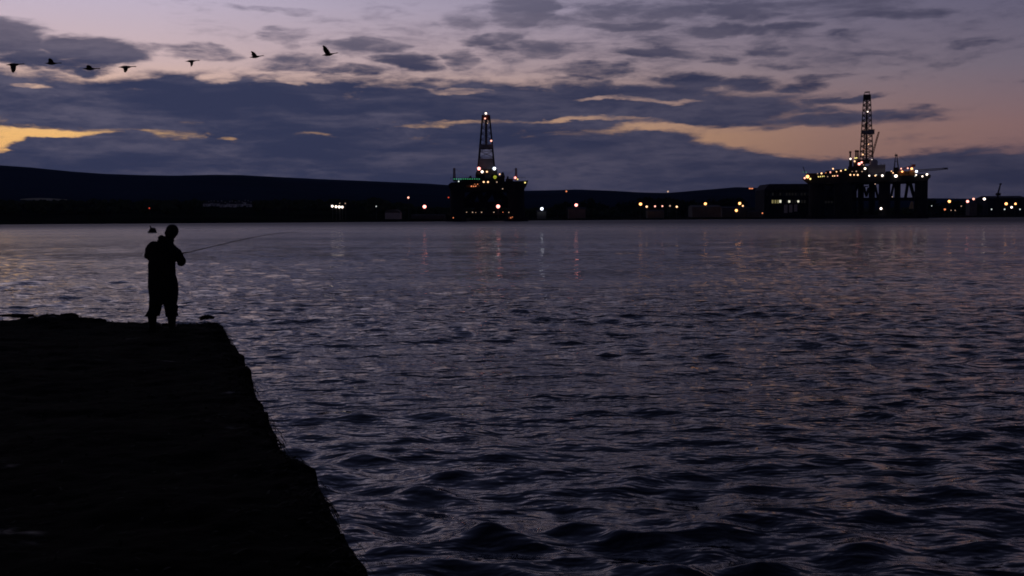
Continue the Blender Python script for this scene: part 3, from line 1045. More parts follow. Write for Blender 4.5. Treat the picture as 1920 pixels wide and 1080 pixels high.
# ---- rig seen end-on
def rig_end_on():
    D = 868.0
    c = P(915, 400, D)
    root = thing('drilling_rig', 'drilling rig seen end-on, green helideck lights and red-topped derrick', 'drilling rig', (c.x, D, 0),
                 'drilling rigs moored off the far shore')

    def L(px, py, dy=0.0):
        p = P(px, py, D + dy)
        return Vector((p.x - c.x, dy, p.z))
    k = D / FPX
    # hull: pontoons, columns, braces
    for px in (857, 968):
        x = L(px, 400).x
        MB().rings([[(x + a * 9.0, b * 46 - 0 , z) for a, b in ((-1, -.86), (-.6, -1), (.6, -1), (1, -.86), (1, .86), (.6, 1), (-.6, 1), (-1, .86))]
                    for z in (-6, 2.6)]).build('pontoon', M['hull'], root)
    zt = L(915, 352).z
    for px, w in ((856.5, 23), (968, 30)):
        for dy in (-30, 30):
            p = L(px, 400, dy)
            r = w * k / 2
            MB().tube((p.x * (1 if dy < 0 else .93), dy, -3), (p.x * (1 if dy < 0 else .93), dy, zt + 2), r, r, 16).build('column', M['hull'], root, smooth=False)
    zl, zh = L(915, 405).z, L(915, 354).z
    for a, b, w in (((870, 380), (893, 358), 2.6), ((884, 378), (894, 357), 2.2), ((905, 380), (897, 357), 2.4), ((905, 380), (922, 357), 2.6),
                    ((934, 380), (926, 357), 2.2), ((930, 357), (952, 380), 2.8), ((905, 380), (888, 402), 2.4), ((905, 380), (930, 402), 2.4)):
        MB().tube(L(*a, 4), L(*b, 4), w, w, 8).build('brace', M['hull'], root)
    MB().tube(L(860, 384, 4), L(962, 384, 4), 2.6, 2.6, 8).build('brace', M['hull'], root)
    MB().tube(L(860, 400, -20), L(962, 400, -20), 2.0, 2.0, 8).build('brace', M['hull'], root)
    # deck box with flared ends
    f = [L(846, 357, -34), L(983, 357, -34), L(984.5, 350, -34), L(988, 346, -34), L(990.5, 338, -34), L(984, 339, -34), L(948, 340, -34), L(905, 339, -34), L(866, 340, -34), L(846, 342, -34),
         L(840.5, 346, -34), L(841.5, 351, -34)]
    MB().prism([(p.x, p.z) for p in f], -34, 36).build('deck', M['hull'], root)
    dz = L(915, 339).z
    # rail round the deck
    rail = MB()
    for q in np.linspace(845, 985, 22):
        p = L(q, 338, -34.2)
        rail.beam((p.x, -34.2, dz), (p.x, -34.2, dz + 1.3), 0.18)
    a, b = L(845, 338, -34.2), L(985, 338, -34.2)
    rail.beam((a.x, -34.2, dz + 1.3), (b.x, -34.2, dz + 1.3), 0.2)
    tag(rail.build('deck_rail', M['lattice'], root), kind='stuff')
    # helideck with its ring of green lights
    h0, h1 = L(849, 337.4, -38), L(900, 337.4, -38)
    hd = MB().rings([[((h0.x + h1.x) / 2 + a * (h1.x - h0.x) / 2, -30 + b2 * 11, z) for a, b2 in
                      ((-1, -.45), (-.45, -1), (.45, -1), (1, -.45), (1, .45), (.45, 1), (-.45, 1), (-1, .45))] for z in (h0.z - 0.8, h0.z)])
    ho = hd.build('helideck', M['deck'], root)
    for q in np.linspace(851.5, 898.5, 12):
        p = L(q, 335.6, -38)
        link('deck_light', lamp_mesh('green'), ho, p).scale = (0.36,) * 3
    # modules on deck
    for x0, x1, y0, y1, d0, d1, m in ((866, 892, 334, 340, -20, 10, 'deck'), (892, 934, 327, 340, -16, 16, 'deck'), (894, 932, 317, 327.2, -10, 12, 'deck'),
                                      (934, 946, 330, 340, -14, 8, 'deck'), (948, 962, 335, 341, -18, 12, 'deck'), (909, 921, 327.4, 334.5, -16.5, -15.6, 'windwall')):
        a, b = L(x0, y0, d0), L(x1, y1, d0)
        MB().box(((a.x + b.x) / 2, (d0 + d1) / 2, (a.z + b.z) / 2), (b.x - a.x, d1 - d0, a.z - b.z)).build('module', M[m], root)
    for x0, x1, y0, y1 in ((939, 946, 323.5, 332), (951, 953, 331, 337), (880, 884, 330, 336), (892, 897, 322, 330)):
        a, b = L(x0, y0, -8), L(x1, y1, -8)
        lat = MB()
        lattice_tower(lat, quad(a.x, b.x, -9, -7), quad((a.x + b.x) / 2 - .4, (a.x + b.x) / 2 + .4, -8.4, -7.6), b.z, a.z, 3, 0.7, 0.4)
        lat.build('deck_frame', M['lattice'], root)
    # derrick
    zb, z1, z2, z3, z4 = L(911, 317).z, L(911, 298).z, L(911, 279.3).z, L(911, 271.5).z, L(911, 217).z
    ztop = L(911, 214.5).z

    def half(py):
        return float(np.interp(py, [216, 298, 317], [6.4, 13.2, 15.2])) * k
    x0 = L(911.6, 260).x
    lat = MB()
    lattice_tower(lat, quad(x0 - half(317), x0 + half(317), -6, 6), quad(x0 - half(217), x0 + half(217), -2.6, 2.6), zb, z4, 9, 1.0, 0.22)
    for s in (-1, 1):
        for yy in (-1, 1):
            lat.beam((x0 + s * half(317), yy * 6, zb), (x0 + s * half(217), yy * 2.6, z4), 1.25, 1.05)
    der = lat.build('derrick', M['lattice'], root)

    def wall(py0, py1, e=0.4):
        za, zc = L(911, py0).z, L(911, py1).z
        ring = lambda py, z: [(x0 + sx * (half(py) + e), sy * (np.interp(py, [217, 317], [2.6, 6]) + e), z) for sx, sy in ((-1, -1), (1, -1), (1, 1), (-1, 1))]
        return MB().rings([ring(py1, zc), ring(py0, za)])
    wall(298, 318).build('windwall', M['windwall'], der)
    wall(271.5, 279.3, .8).build('monkey_board', M['windwall'], der)
    wall(216, 224.5, .5).build('crown_block', M['redsteel'], der)
    MB().box((x0, 0, (z3 + L(911, 224).z) / 2), (1.9, 1.2, L(911, 224).z - z3)).build('guide_rail', M['windwall'], der)
    MB().beam((x0 - 2.4, 0, ztop), (x0 - 2.4, 0, L(911, 209).z), 0.35).build('aerial', M['lattice'], der)
    # crane king posts with stays
    for px in (852, 967.8):
        a, b = L(px, 336, -20), L(px - .3, 315.5, -20)
        cr = MB()
        lattice_tower(cr, quad(a.x - .8, a.x + .8, -20.8, -19.2), quad(b.x - .6, b.x + .6, -20.5, -19.5), a.z - 1, b.z, 6, 0.5, 0.3)
        cr.beam(b, L(px + (26 if px < 900 else -20), 331, -20), 0.14)
        cr.build('crane_mast', M['redsteel'], root)
    # life boat in its davits, dimly lit
    a = L(887, 349, -36)
    lb = MB().ellip((a.x, -36, a.z), (5.5, 1.8, 1.4), 12, 7)
    lb.build('lifeboat', M['ochre'], root)
    for px, py, r, col, dy in (
            (911, 212.6, 1.15, 'white', -3), (909.5, 222.2, .75, 'pink', -4.5), (921, 264, .95, 'pink', -6), (914, 231, .45, 'dim', -4),
            (898, 316, 1.5, 'red', -13), (927, 316, 1.5, 'blue', -13), (904, 322, 1.15, 'white', -13), (913, 322, 1.0, 'warm', -13),
            (937, 326.6, .75, 'warm', -16), (928, 332, 2.1, 'lime', -19), (966, 333.2, 1.2, 'red', -22), (970.5, 336, .6, 'yellow', -22),
            (984.5, 342.4, .75, 'yellow', -36), (907, 341.2, .9, 'warm', -36), (915, 341.2, .9, 'warm', -36), (860, 340, .65, 'dimw', -42),
            (931.6, 341.4, .55, 'dim', -36), (884, 349.2, .6, 'ember', -39), (888, 349.4, .6, 'ember', -39), (892, 349, .6, 'ember', -39),
            (895.5, 345.4, .4, 'ember', -36), (890, 345.4, .4, 'ember', -36), (942.5, 354, .45, 'dim', -36), (841, 370.2, .7, 'beacon', -36),
            (875, 398, .4, 'dim', -52), (886, 398, .45, 'dim', -52), (892, 398.4, .35, 'dim', -52), (903, 398, .45, 'dim', -52),
            (926, 398, .4, 'dim', -52), (943, 398, .35, 'ember', -52), (954, 398.2, .45, 'dim', -52), (850, 408.3, .5, 'ember', -52),
            (934, 387, 1.9, 'red', -54)):
        rig_light(root, L, px, py, r, col, dy)
    # lamp standard for the big quayside light on the pontoon
    a, b = L(934, 387, -54), L(934, 413, -54)
    MB().tube((a.x, -50.6, 2.0), (a.x, -50.6, a.z + 1.5), 0.35, 0.25, 8).tube((a.x, -50.6, a.z + 1.8), (a.x, -54, a.z + 2.2), 0.2, 0.2, 6).build('lamp_standard', M['pole'], root)
    # walkway along the waterline between the columns, with the pale fender
    a, b = L(868, 402, -50), L(952, 402, -50)
    MB().box(((a.x + b.x) / 2, -50, a.z), (b.x - a.x, 3, 0.8)).build('walkway', M['deck'], root)
    a, b = L(953, 411, -56), L(962, 407, -56)
    MB().box(((a.x + b.x) / 2, -53, (a.z + b.z) / 2), (b.x - a.x, 4, b.z - a.z)).build('workboat_cradle', M['ochre'], root)
    rig_light(root, L, 957.5, 408.4, .55, 'ember', -56.5)
    rig_light(root, L, 960.5, 406.8, .4, 'ember', -56.5)


rig_end_on()


# ---- rig seen from the side
def rig_broadside():
    D = 1060.0
    c = P(1625, 400, D)
    root = thing('drilling_rig', 'long drilling rig with tall lattice derrick, strings of lamps and a boom off its end', 'drilling rig',
                 (c.x, D, 0), 'drilling rigs moored off the far shore')

    # the rig lies square to the line of sight: local y runs away from the jetty
    u = Vector((c.x, c.y, 0)).normalized()
    w_ = Vector((u.y, -u.x, 0))
    root.rotation_euler = (0, 0, -math.atan2(c.x, c.y))

    def L(px, py, dy=0.0):
        d = ray(px, py)
        k_ = (Vector((c.x, c.y, 0)).length + dy) / d.dot(u)
        p = EYE + d * k_
        return Vector(((p - Vector((c.x, c.y, 0))).dot(w_), dy, p.z))
    k = D / FPX
    for dy in (-28, 30):
        a, b = L(1512, 405, dy), L(1740, 405, dy)
        MB().rings([[(x, dy + yy, z) for x, yy in ((a.x, -6), (a.x + 5, -9), (b.x - 5, -9), (b.x, -6), (b.x, 6), (b.x - 5, 9), (a.x + 5, 9), (a.x, 6))]
                    for z in (-6, 3.4)]).build('pontoon', M['hull'], root)
    zt = L(1625, 338).z
    for x0, x1, dy in ((1516, 1546, -28), (1563, 1598, -28), (1607.5, 1619.5, 30), (1628, 1640.3, 30), (1646.5, 1668.8, -28), (1676, 1688, 30), (1714, 1739, -28)):
        p, q = L(x0, 400, dy), L(x1, 400, dy)
        r = (q.x - p.x) / 2
        MB().tube(((p.x + q.x) / 2, dy, -3), ((p.x + q.x) / 2, dy, zt), r, r, 18).build('column', M['hull'], root)
    for a, b, w in (((1601, 371), (1608, 345), 1.3), ((1624.5, 369), (1620, 350), 1.2), ((1624.5, 369), (1628.5, 352), 1.2), ((1646, 371), (1640.5, 346), 1.2),
                    ((1670, 372), (1676, 344), 1.2), ((1697.5, 372), (1702.5, 341), 1.5), ((1714, 370), (1706, 341), 1.7), ((1546, 372), (1563, 345), 1.6),
                    ((1621, 343.5), (1628, 343.5), 1.6), ((1621, 349.5), (1628, 349.5), .6)):
        MB().tube(L(*a, 0), L(*b, 0), w, w, 8).build('brace', M['hull'], root)
    MB().tube(L(1540, 374, 0), L(1716, 373, 0), 1.6, 1.6, 8).build('brace', M['hull'], root)
    # decks
    f = [L(1512, 343, -36), L(1560, 344.5, -36), L(1600, 342, -36), L(1690, 341, -36), L(1712, 340, -36), L(1739, 340, -36), L(1741, 336, -36), L(1744.5, 333, -36), L(1745.5, 328, -36), L(1738, 327, -36),
         L(1714, 328.5, -36), L(1690, 329.5, -36), L(1650, 328, -36), L(1628, 328, -36), L(1600, 326, -36), L(1570, 325.5, -36), L(1540, 328, -36), L(1514, 329, -36), L(1505.5, 332, -36), L(1505, 337, -36)]
    MB().prism([(p.x, p.z) for p in f], -36, 38).build('deck', M['hull'], root)
    for x0, x1, y0, y1, d0, d1, m, nm in (
            (1512, 1560, 325, 330, -34, 20, 'deck', 'module'), (1548, 1592, 320, 327, -32, 20, 'deck', 'module'), (1566, 1600, 317.5, 321, -28, 15, 'deck', 'module'),
            (1590, 1628, 312, 328.5, -24, 18, 'deck', 'module'), (1628.5, 1660, 309.5, 328, -30, 14, 'module', 'accommodation_block'),
            (1661, 1674, 321, 328.5, -26, 10, 'deck', 'module'), (1683, 1703, 321, 330, -30, 4, 'ochre', 'container_stack'),
            (1704, 1716, 319.5, 329.5, -28, 8, 'ochre', 'container_stack'), (1718, 1740, 326.4, 330, -30, 10, 'deck', 'module'),
            (1600, 1622, 304, 312.4, -16, 10, 'deck', 'module'), (1592, 1598, 298, 313, -20, -12, 'deck', 'module'),
            (1610, 1640, 299, 305, -12, 10, 'deck', 'module')):
        a, b = L(x0, y0, d0), L(x1, y1, d0)
        MB().box(((a.x + b.x) / 2, (d0 + d1) / 2, (a.z + b.z) / 2), (b.x - a.x, d1 - d0, a.z - b.z)).build(nm, M[m], root)
    # domed tank on the accommodation block
    a = L(1638, 308.6, -20)
    MB().lathe([(3.7, 0), (3.7, 3.0), (3.4, 4.1), (2.6, 5.0), (1.2, 5.5), (0.2, 5.6)], (a.x, -20, a.z - .6), 16).build('domed_tank', M['module'], root, smooth=False)
    fr = MB()
    for q, h in ((1650, 305), (1653, 307), (1657, 306), (1659, 308)):
        p = L(q, 309.6, -28)
        fr.beam(p, (p.x, -28, L(q, h, -28).z), 0.3)
    fr.build('vent_pipes', M['lattice'], root)
    # exhaust stacks
    for x, y0 in ((1594.3, 286), (1604.8, 284), (1608.6, 284.2)):
        p, q = L(x, 304, -14), L(x, y0, -14)
        MB().tube(p, q, .95, .75, 8).tube((q.x, -14, q.z - .5), (q.x, -14, q.z + 1.2), 1.25, 1.1, 8).build('exhaust_stack', M['lattice'], root)
    # derrick
    zb, zt2 = L(1625, 303).z, L(1625.6, 178).z
    xb0, xb1, xt0, xt1 = L(1612, 303).x, L(1637, 303).x, L(1619.6, 178).x, L(1632, 178).x
    lat = MB()
    lattice_tower(lat, quad(xb0, xb1, -6.4, 6.4), quad(xt0, xt1, -2.6, 2.6), zb, zt2, 13, 0.95, 0.42)
    q = L(1624.5, 300).x
    lat.beam((q, 0, zb), (L(1625.5, 182).x, 0, zt2), 1.7, 1.4)
    lat.beam((q - 3.2, 2, zb), (L(1623, 230).x, 1, L(1623, 230).z), 1.1, .8)
    der = lat.build('derrick', M['lattice'], root)
    a, b = L(1619, 187, 0), L(1632.4, 177.5, 0)
    MB().box(((a.x + b.x) / 2, 0, (a.z + b.z) / 2), (b.x - a.x, 6, b.z - a.z)).build('crown_block', M['lattice'], der)
    cr = MB()
    for s in (1621, 1630):
        p = L(s, 177.5)
        cr.beam((p.x, 0, p.z), (p.x, 0, L(s, 172.5).z), .5)
    p, q2 = L(1622, 173), L(1631, 172.4)
    cr.beam(p, q2, 1.1)
    cr.build('crown_frame', M['lattice'], der)
    a, b = L(1616, 251.5, -5), L(1639.6, 244, -5)
    MB().box(((a.x + b.x) / 2, -2.5, (a.z + b.z) / 2 - .1), (b.x - a.x, 10, (b.z - a.z) * .75)).build('monkey_board', M['windwall'], der)
    a, b = L(1627, 252, -6), L(1639.8, 242.5, -6)
    MB().box(((a.x + b.x) / 2, -6, (a.z + b.z) / 2), (b.x - a.x, 3.2, (b.z - a.z))).build('racking_cabin', M['windwall'], der)
    # knuckle boom behind the derrick
    bm = MB()
    p, q2 = L(1635, 292, 14), L(1648, 247, 14)
    for o in (-.8, .8):
        bm.beam(p + Vector((o, o, 0)), q2 + Vector((o * .6, o * .6, 0)), .55)
    for i in range(10):
        a, b = p.lerp(q2, i / 10), p.lerp(q2, (i + 1) / 10)
        bm.beam(a + Vector((-.8, -.8, 0)), b + Vector((.7, .7, 0)), .3)
        bm.beam(a + Vector((.8, .8, 0)), b + Vector((-.7, -.7, 0)), .3)
    bm.build('crane_boom', M['redsteel'], root)
    # deck crane: pedestal, A-frame, boom, stay
    p = L(1680.3, 330, -20)
    MB().tube((p.x, -20, p.z - 2), (p.x, -20, L(1680, 322, -20).z), 2.4, 2.4, 12).build('crane_pedestal', M['hull'], root)
    a, b = L(1675, 323, -20), L(1685.5, 314, -20)
    MB().box(((a.x + b.x) / 2, -20, (a.z + b.z) / 2), (b.x - a.x, 5, b.z - a.z)).build('crane_house', M['hull'], root)
    af = MB()
    top = L(1680.4, 291, -20)
    for q, yy in ((1676.2, -2), (1684.6, -2), (1677, 2), (1684, 2)):
        w = L(q, 315, -20)
        af.beam((w.x, -20 + yy, w.z), (top.x + (-.5 if q < 1680 else .5), -20 + yy * .4, top.z), .7, .6)
    m1, m2 = L(1678, 303, -20), L(1682.6, 303, -20)
    af.beam(m1, m2, .45)
    af.box((top.x, -20, top.z), (2.4, 2.2, 1.4))
    af.beam(top, L(1679, 286.5, -20), .2)
    af.build('crane_frame', M['lattice'], root)
    jb = MB()
    p, q2 = L(1685, 319, -20), L(1713, 310.6, -20)
    for dz in (-.7, .7):
        for yy in (-.8, .8):
            jb.beam(p + Vector((0, yy, dz)), q2 + Vector((0, yy, dz)), .35)
    for i in range(9):
        a, b = p.lerp(q2, i / 9), p.lerp(q2, (i + 1) / 9)
        jb.beam(a + Vector((0, -.8, -.7)), b + Vector((0, -.8, .7)), .28)
        jb.beam(a + Vector((0, -.8, .7)), b + Vector((0, -.8, -.7)), .28)
    jb.box(q2, (3.2, 2.4, 2.4))
    jb.build('crane_boom', M['redsteel'], root)
    MB().beam(top, L(1713, 310, -20), .16).build('stay_wire', M['lattice'], root)
    # flare boom off the end
    fb = MB()
    p, q2 = L(1718, 320.6, -18), L(1777, 315.8, -18)
    for yy, dz in ((-1.2, -1.0), (1.2, -1.0), (0, 1.1)):
        fb.beam(p + Vector((0, yy, dz)), q2 + Vector((0, yy * .5, dz * .5)), .42)
    for i in range(14):
        a, b = p.lerp(q2, i / 14), p.lerp(q2, (i + 1) / 14)
        fb.beam(a + Vector((0, -1, -.9)), b + Vector((0, 0, .9)), .28)
        fb.beam(a + Vector((0, 0, .9)), b + Vector((0, 1, -.9)), .28)
    fb.beam(L(1738, 326, -18), L(1737, 319.4, -18), .4)
    fb.beam(L(1768, 315, -18), L(1777.5, 317, -18), .9)
    fb.build('flare_boom', M['lattice'], root)
    MB().beam(L(1510, 325, -28), L(1505.8, 312.5, -28), .55).build('aerial_mast', M['lattice'], root)
    # rail along the long deck edge
    rl = MB()
    for q in np.linspace(1514, 1742, 40):
        yq = float(np.interp(q, [1514, 1570, 1650, 1742], [329, 325.5, 328, 327]))
        p = L(q, yq, -36.2)
        rl.beam(p, p + Vector((0, 0, 1.5)), .2)
        if q > 1515:
            rl.beam(lp + Vector((0, 0, 1.5)), p + Vector((0, 0, 1.5)), .2)
        lp = p
    tag(rl.build('deck_rail', M['lattice'], root), kind='stuff')
    for i, (px, py, r, col, dy) in enumerate((
            (1594.7, 297.8, 1.25, 'white', -22), (1603.2, 296.4, .8, 'yellow', -18), (1606.2, 296, .8, 'yellow', -18), (1617.8, 289.8, .95, 'warm', -8),
            (1635.3, 300, 1.05, 'white', -13), (1602.5, 302.4, .9, 'warm', -17), (1611, 307.2, 1.9, 'red', -19), (1615.6, 304.4, 1.2, 'red', -18),
            (1619, 309, .5, 'dim', -17), (1622, 316, 1.55, 'white', -26), (1561.9, 316.4, 1.1, 'warm', -30), (1585.3, 318.4, 1.0, 'yellow', -30),
            (1576.7, 320.2, .85, 'warm', -34), (1568.4, 322, .85, 'warm', -34), (1556.9, 323, .85, 'pink', -34), (1540.3, 325, .95, 'warm', -36),
            (1533, 325.4, .6, 'dim', -36), (1548.6, 324, .6, 'ember', -36), (1514.2, 331, 1.8, 'orange', -38), (1508.8, 333.8, 1.1, 'pink', -38),
            (1519.2, 335.3, 1.2, 'yellow', -38), (1534.5, 331.4, .7, 'yellow', -38), (1538.2, 331, .75, 'yellow', -38), (1542, 330.7, .7, 'yellow', -38),
            (1545, 330.4, .55, 'yellow', -38), (1551.7, 331, .5, 'dim', -38), (1561.5, 330, .6, 'warm', -38), (1565, 329.8, .6, 'warm', -38),
            (1570.2, 329.6, .75, 'pink', -38), (1594.4, 327.8, .85, 'warm', -38), (1601.3, 327.8, .9, 'warm', -38), (1608.3, 328, .95, 'warm', -38),
            (1597.8, 321.3, .6, 'dim', -26), (1605.6, 321.3, .7, 'dim', -26), (1616.4, 321.5, .65, 'dim', -26), (1629.8, 329.4, 1.0, 'white', -38),
            (1641.2, 329.2, .8, 'warm', -38), (1643, 327.8, .7, 'dimw', -38), (1654.4, 329.2, 1.15, 'white', -38), (1679.8, 330, 1.6, 'white', -38),
            (1671.6, 321, .65, 'warm', -27), (1674.4, 324.2, .95, 'warm', -28), (1689.7, 316.2, .9, 'pink', -24), (1691.6, 321.6, 1.2, 'orange', -31),
            (1702, 315.4, .95, 'pink', -24), (1709.5, 316.2, 1.35, 'orange', -29), (1718.4, 321.4, 1.5, 'blue', -30), (1717.8, 328, .75, 'white', -38),
            (1716, 330.2, .5, 'dimw', -38), (1729.5, 330.6, .9, 'white', -38), (1738, 327, 1.15, 'white', -38), (1626.9, 209.4, .8, 'white', -5),
            (1628.6, 270.5, .55, 'warm', -7), (1622, 230, .35, 'dim', -6), (1629, 256, .35, 'dim', -7), (1620, 280, .35, 'ember', -7),
            (1511.4, 323, .5, 'green', -38), (1506, 322.6, .35, 'green', -38), (1673, 369, .5, 'dim', -30), (1641, 345, .55, 'dim', -36),
            (1551, 344.2, .6, 'win_d', -38), (1555.5, 344, .6, 'win_d', -38), (1652, 391, 1.4, 'white', -39))):
        rig_light(root, L, px, py, r, col, dy)
    # tan tarpaulin tent on the pontoon
    a = [L(1704.5, 391.5, -34), L(1712.5, 391.5, -34), L(1712, 379, -34), L(1709, 377.5, -34), L(1707, 381, -34)]
    MB().prism([(p.x, p.z) for p in a], -37, -31).build('tarpaulin_shelter', M['tent'], root)


rig_broadside()


# ------------------------------------------------------------------ buildings on the far shore
def shed(px0, px1, py_base, py_eave, py_ridge, D, wall_m, roof_m, label, cat, name, depth=18.0, arch=False, windows=(), doors=(), group=None, lean=None):
    a, b = P(px0, py_base, D), P(px1, py_base, D)
    cx = (a.x + b.x) / 2
    gz = lz(cx, D)
    root = thing(name, label, cat, (cx, D, gz), group)
    hw = (b.x - a.x) / 2
    he = P(px0, py_eave, D).z - gz
    hr = P(px0, py_ridge, D).z - gz
    MB().box((0, depth / 2, he / 2 - 1), (2 * hw, depth, he + 2)).build('wall', wall_m, root)
    if arch:
        pr = [(hw * 1.02 * math.cos(t), he + (hr - he) * math.sin(t)) for t in np.linspace(0, math.pi, 11)]
        MB().prism(pr, -0.3, depth + 0.3).build('roof', roof_m, root)
    elif lean:
        MB().prism([(-hw * 1.01, he), (hw * 1.01, he), (hw * lean[1], hr), (hw * lean[0], hr)], -0.4, depth + 0.4).build('roof', roof_m, root)
    else:
        e = 0.5
        MB().add([(-hw - e, -e, he), (hw + e, -e, he), (hw + e, depth + e, he), (-hw - e, depth + e, he), (-hw, depth / 2, hr), (hw, depth / 2, hr)],
                 [(0, 1, 5, 4), (2, 3, 4, 5), (1, 2, 5), (3, 0, 4), (3, 2, 1, 0)]).build('roof', roof_m, root)
    for px, py, w, h, m in windows:
        p = P(px, py, D - 0.3)
        ww, hh = w * D / FPX, h * D / FPX
        f = MB()
        x, z = p.x - cx, p.z - gz
        for sx in (-1, 1):
            f.box((x + sx * (ww / 2 + .12), -0.15, z), (0.24, 0.3, hh + .48))
            f.box((x, -0.15, z + sx * (hh / 2 + .12)), (ww, 0.3, 0.24))
        f.box((x, -0.12, z), (0.14, 0.2, hh))
        fo = f.build('window', M['roof'], root)
        MB().box((x, -0.05, z), (ww, 0.06, hh)).build('pane', m, fo)
    for px, py, w, h in doors:
        p = P(px, py, D - 0.3)
        ww, hh = w * D / FPX, h * D / FPX
        x, z = p.x - cx, p.z - gz
        dr = MB().box((x, -0.1, z), (ww, 0.2, hh)).build('door', M['door'], root)
        rb = MB()
        for i in range(5):
            rb.box((x, -0.24, z - hh / 2 + hh * (i + .5) / 5), (ww, 0.06, 0.18))
        rb.build('door_rib', M['pale_wall'], dr)
    return root


wy, ww_, wd, wg = GLOW['win_y'], GLOW['win_w'], GLOW['win_d'], GLOW['win_g']
hall_windows = [(1448.7, 378, 3.2, 6, wy), (1454, 378, 3, 6, wy), (1459, 378, 3, 6, wy), (1463.2, 377.6, 3.4, 5, ww_), (1475.5, 378, 3, 6, wd),
                (1479.8, 377.8, 3.4, 4, ww_), (1486, 378, 3, 6, wd), (1491.4, 378, 3, 6, wd), (1496.8, 377.6, 3.4, 3.6, ww_), (1503.5, 378, 3, 6, wd),
                (1508.8, 378, 3, 6, wd), (1542.4, 378, 3.2, 6.5, wg), (1548.5, 378, 3, 6, wd), (1554, 378, 3, 6, wd), (1559.6, 378, 3, 6, wd)]
hall_windows += [(x, 364, 2.8, 5, wd) for x in (1449, 1463, 1475, 1480.6, 1486, 1492, 1503, 1509)]
hall_windows += [(x, 364, 2.8, 5, M['glass']) for x in (1438, 1456, 1469, 1497, 1515)]
shed(1433, 1606, 404, 356, 345, 1180, M['dark_wall'], M['roof'], 'big dark fabrication hall with a row of lit windows and three pale doors',
     'hall', 'fabrication_hall', 45, windows=hall_windows, doors=((1473.4, 391.5, 6.4, 15.5), (1482.7, 391, 6.2, 14.5), (1492, 390, 6, 13)), lean=(-0.9, 1.0))
shed(722, 750, 408.5, 399, 392.5, 870, M['white_wall'], M['pale_wall'], 'small pale shed with a rounded roof beside the red-haloed lamp', 'shed', 'boat_shed', 14, arch=True)
shed(771, 834, 407.5, 403.5, 402, 905, M['pale_wall'], M['roof'], 'long low store lit by the red-haloed lamp above it', 'shed', 'store_shed', 10)
shed(1007, 1024, 402.5, 396.5, 394, 1030, M['pale_wall'], M['roof'], 'tiny pale hut under the cold white lamp', 'hut', 'quay_hut', 8)
shed(1066, 1098, 401, 392, 388.5, 1050, M['pale_wall'], M['roof'], 'low building under the pinkish red lamp', 'shed', 'quay_building', 12)
shed(1214, 1245, 400, 395.5, 393.5, 1060, M['pale_wall'], M['roof'], 'low pale shed below the string of warm lamps', 'shed', 'store_shed', 12)
shed(1298, 1352, 402, 388.5, 384.5, 1090, M['pale_wall'], M['pale_wall'], 'long pale warehouse with a broad roof under an orange lamp', 'warehouse', 'warehouse', 24)
shed(1354, 1405, 398, 390, 387, 1120, M['pale_wall'], M['roof'], 'lower warehouse joined on beside the paired orange lamps', 'warehouse', 'warehouse', 22)
shed(1404, 1428, 402, 396.5, 394.5, 1110, M['pale_wall'], M['roof'], 'little store in front of the dark hall gable', 'shed', 'store_shed', 10)
shed(1818, 1832, 388, 380.5, 378, 1400, M['pale_wall'], M['roof'], 'pale shed below the pair of white lamps near the small crane', 'shed', 'store_shed', 12)
shed(1852, 1925, 385, 371.5, 367, 1500, M['dark_wall'], M['roof'], 'broad dark warehouse roof behind the small crane', 'warehouse', 'warehouse', 40)

# a row of white cottages on the slope above the left shore
r3 = random.Random(9)
house_src = None
for i, px in enumerate((386, 391.5, 397, 404, 410, 417, 424, 430, 436, 443, 449, 455, 461, 466)):
    D = 1125 + r3.uniform(-30, 30) + (25 if 8 < i < 13 else 0)
    p = P(px, 390, D)
    gz = lz(p.x, D)
    root = thing('cottage', 'white cottage in the pale row on the slope above the left shore', 'cottage', (p.x, D, gz), 'row of white cottages')
    w, h = r3.uniform(4.6, 7.5), r3.uniform(2.4, 3.3)
    MB().box((0, 3, h / 2 - 1.5), (w, 6, h + 3)).build('wall', M['cottage'], root)
    MB().add([(-w / 2 - .2, -.2, h), (w / 2 + .2, -.2, h), (w / 2 + .2, 6.2, h), (-w / 2 - .2, 6.2, h), (-w / 2, 3, h + 2), (w / 2, 3, h + 2)],
             [(0, 1, 5, 4), (2, 3, 4, 5), (1, 2, 5), (3, 0, 4), (3, 2, 1, 0)]).build('roof', M['roof'], root)
    MB().box((w / 2 - .5, 3, h + 2.2), (.8, .8, 1.4)).build('chimney', M['white_wall'], root)
    for s in (-1, 1):
        MB().box((s * w * .28, -.04, h * .55), (.8, .1, 1.0)).build('window', M['glass'], root)
    MB().box((0, -.04, .95), (.8, .1, 1.9)).build('door', M['roof'], root)

# grey quay wall left of the end-on rig, and the small crane far right
cp = P(1871, 368, 1420)
gz = lz(cp.x, 1420)
cr = thing('harbour_crane', 'small dark harbour crane with a raised jib at the far right', 'crane', (cp.x, 1420, gz))
tz = P(1871, 366, 1420).z - gz
MB().tube((0, 0, -1), (0, 0, tz), 1.3, 1.1, 10).build('pedestal', M['hull'], cr)
MB().box((0.4, 0, tz + 1.2), (5, 4, 3.2)).build('crane_house', M['hull'], cr)
jt = P(1876, 345, 1420)
jv = Vector((jt.x - cp.x, 0, jt.z - gz))
jib = MB()
j0 = Vector((-0.2, 0, tz + 1.5))
for yy in (-.6, .6):
    for o in (-.6, .6):
        jib.beam(j0 + Vector((o, yy, 0)), jv + Vector((o * .5, yy * .5, 0)), .5)
for i in range(8):
    a, b = j0.lerp(jv, i / 8), j0.lerp(jv, (i + 1) / 8)
    jib.beam(a + Vector((-.6, -.6, 0)), b + Vector((.5, -.5, 0)), .35)
jib.box(jv, (2.4, 1.6, 1.6))
jib.build('jib', M['lattice'], cr)
MB().beam(jv, (2.6, 0, tz + 3), .18).build('stay_wire', M['lattice'], cr)


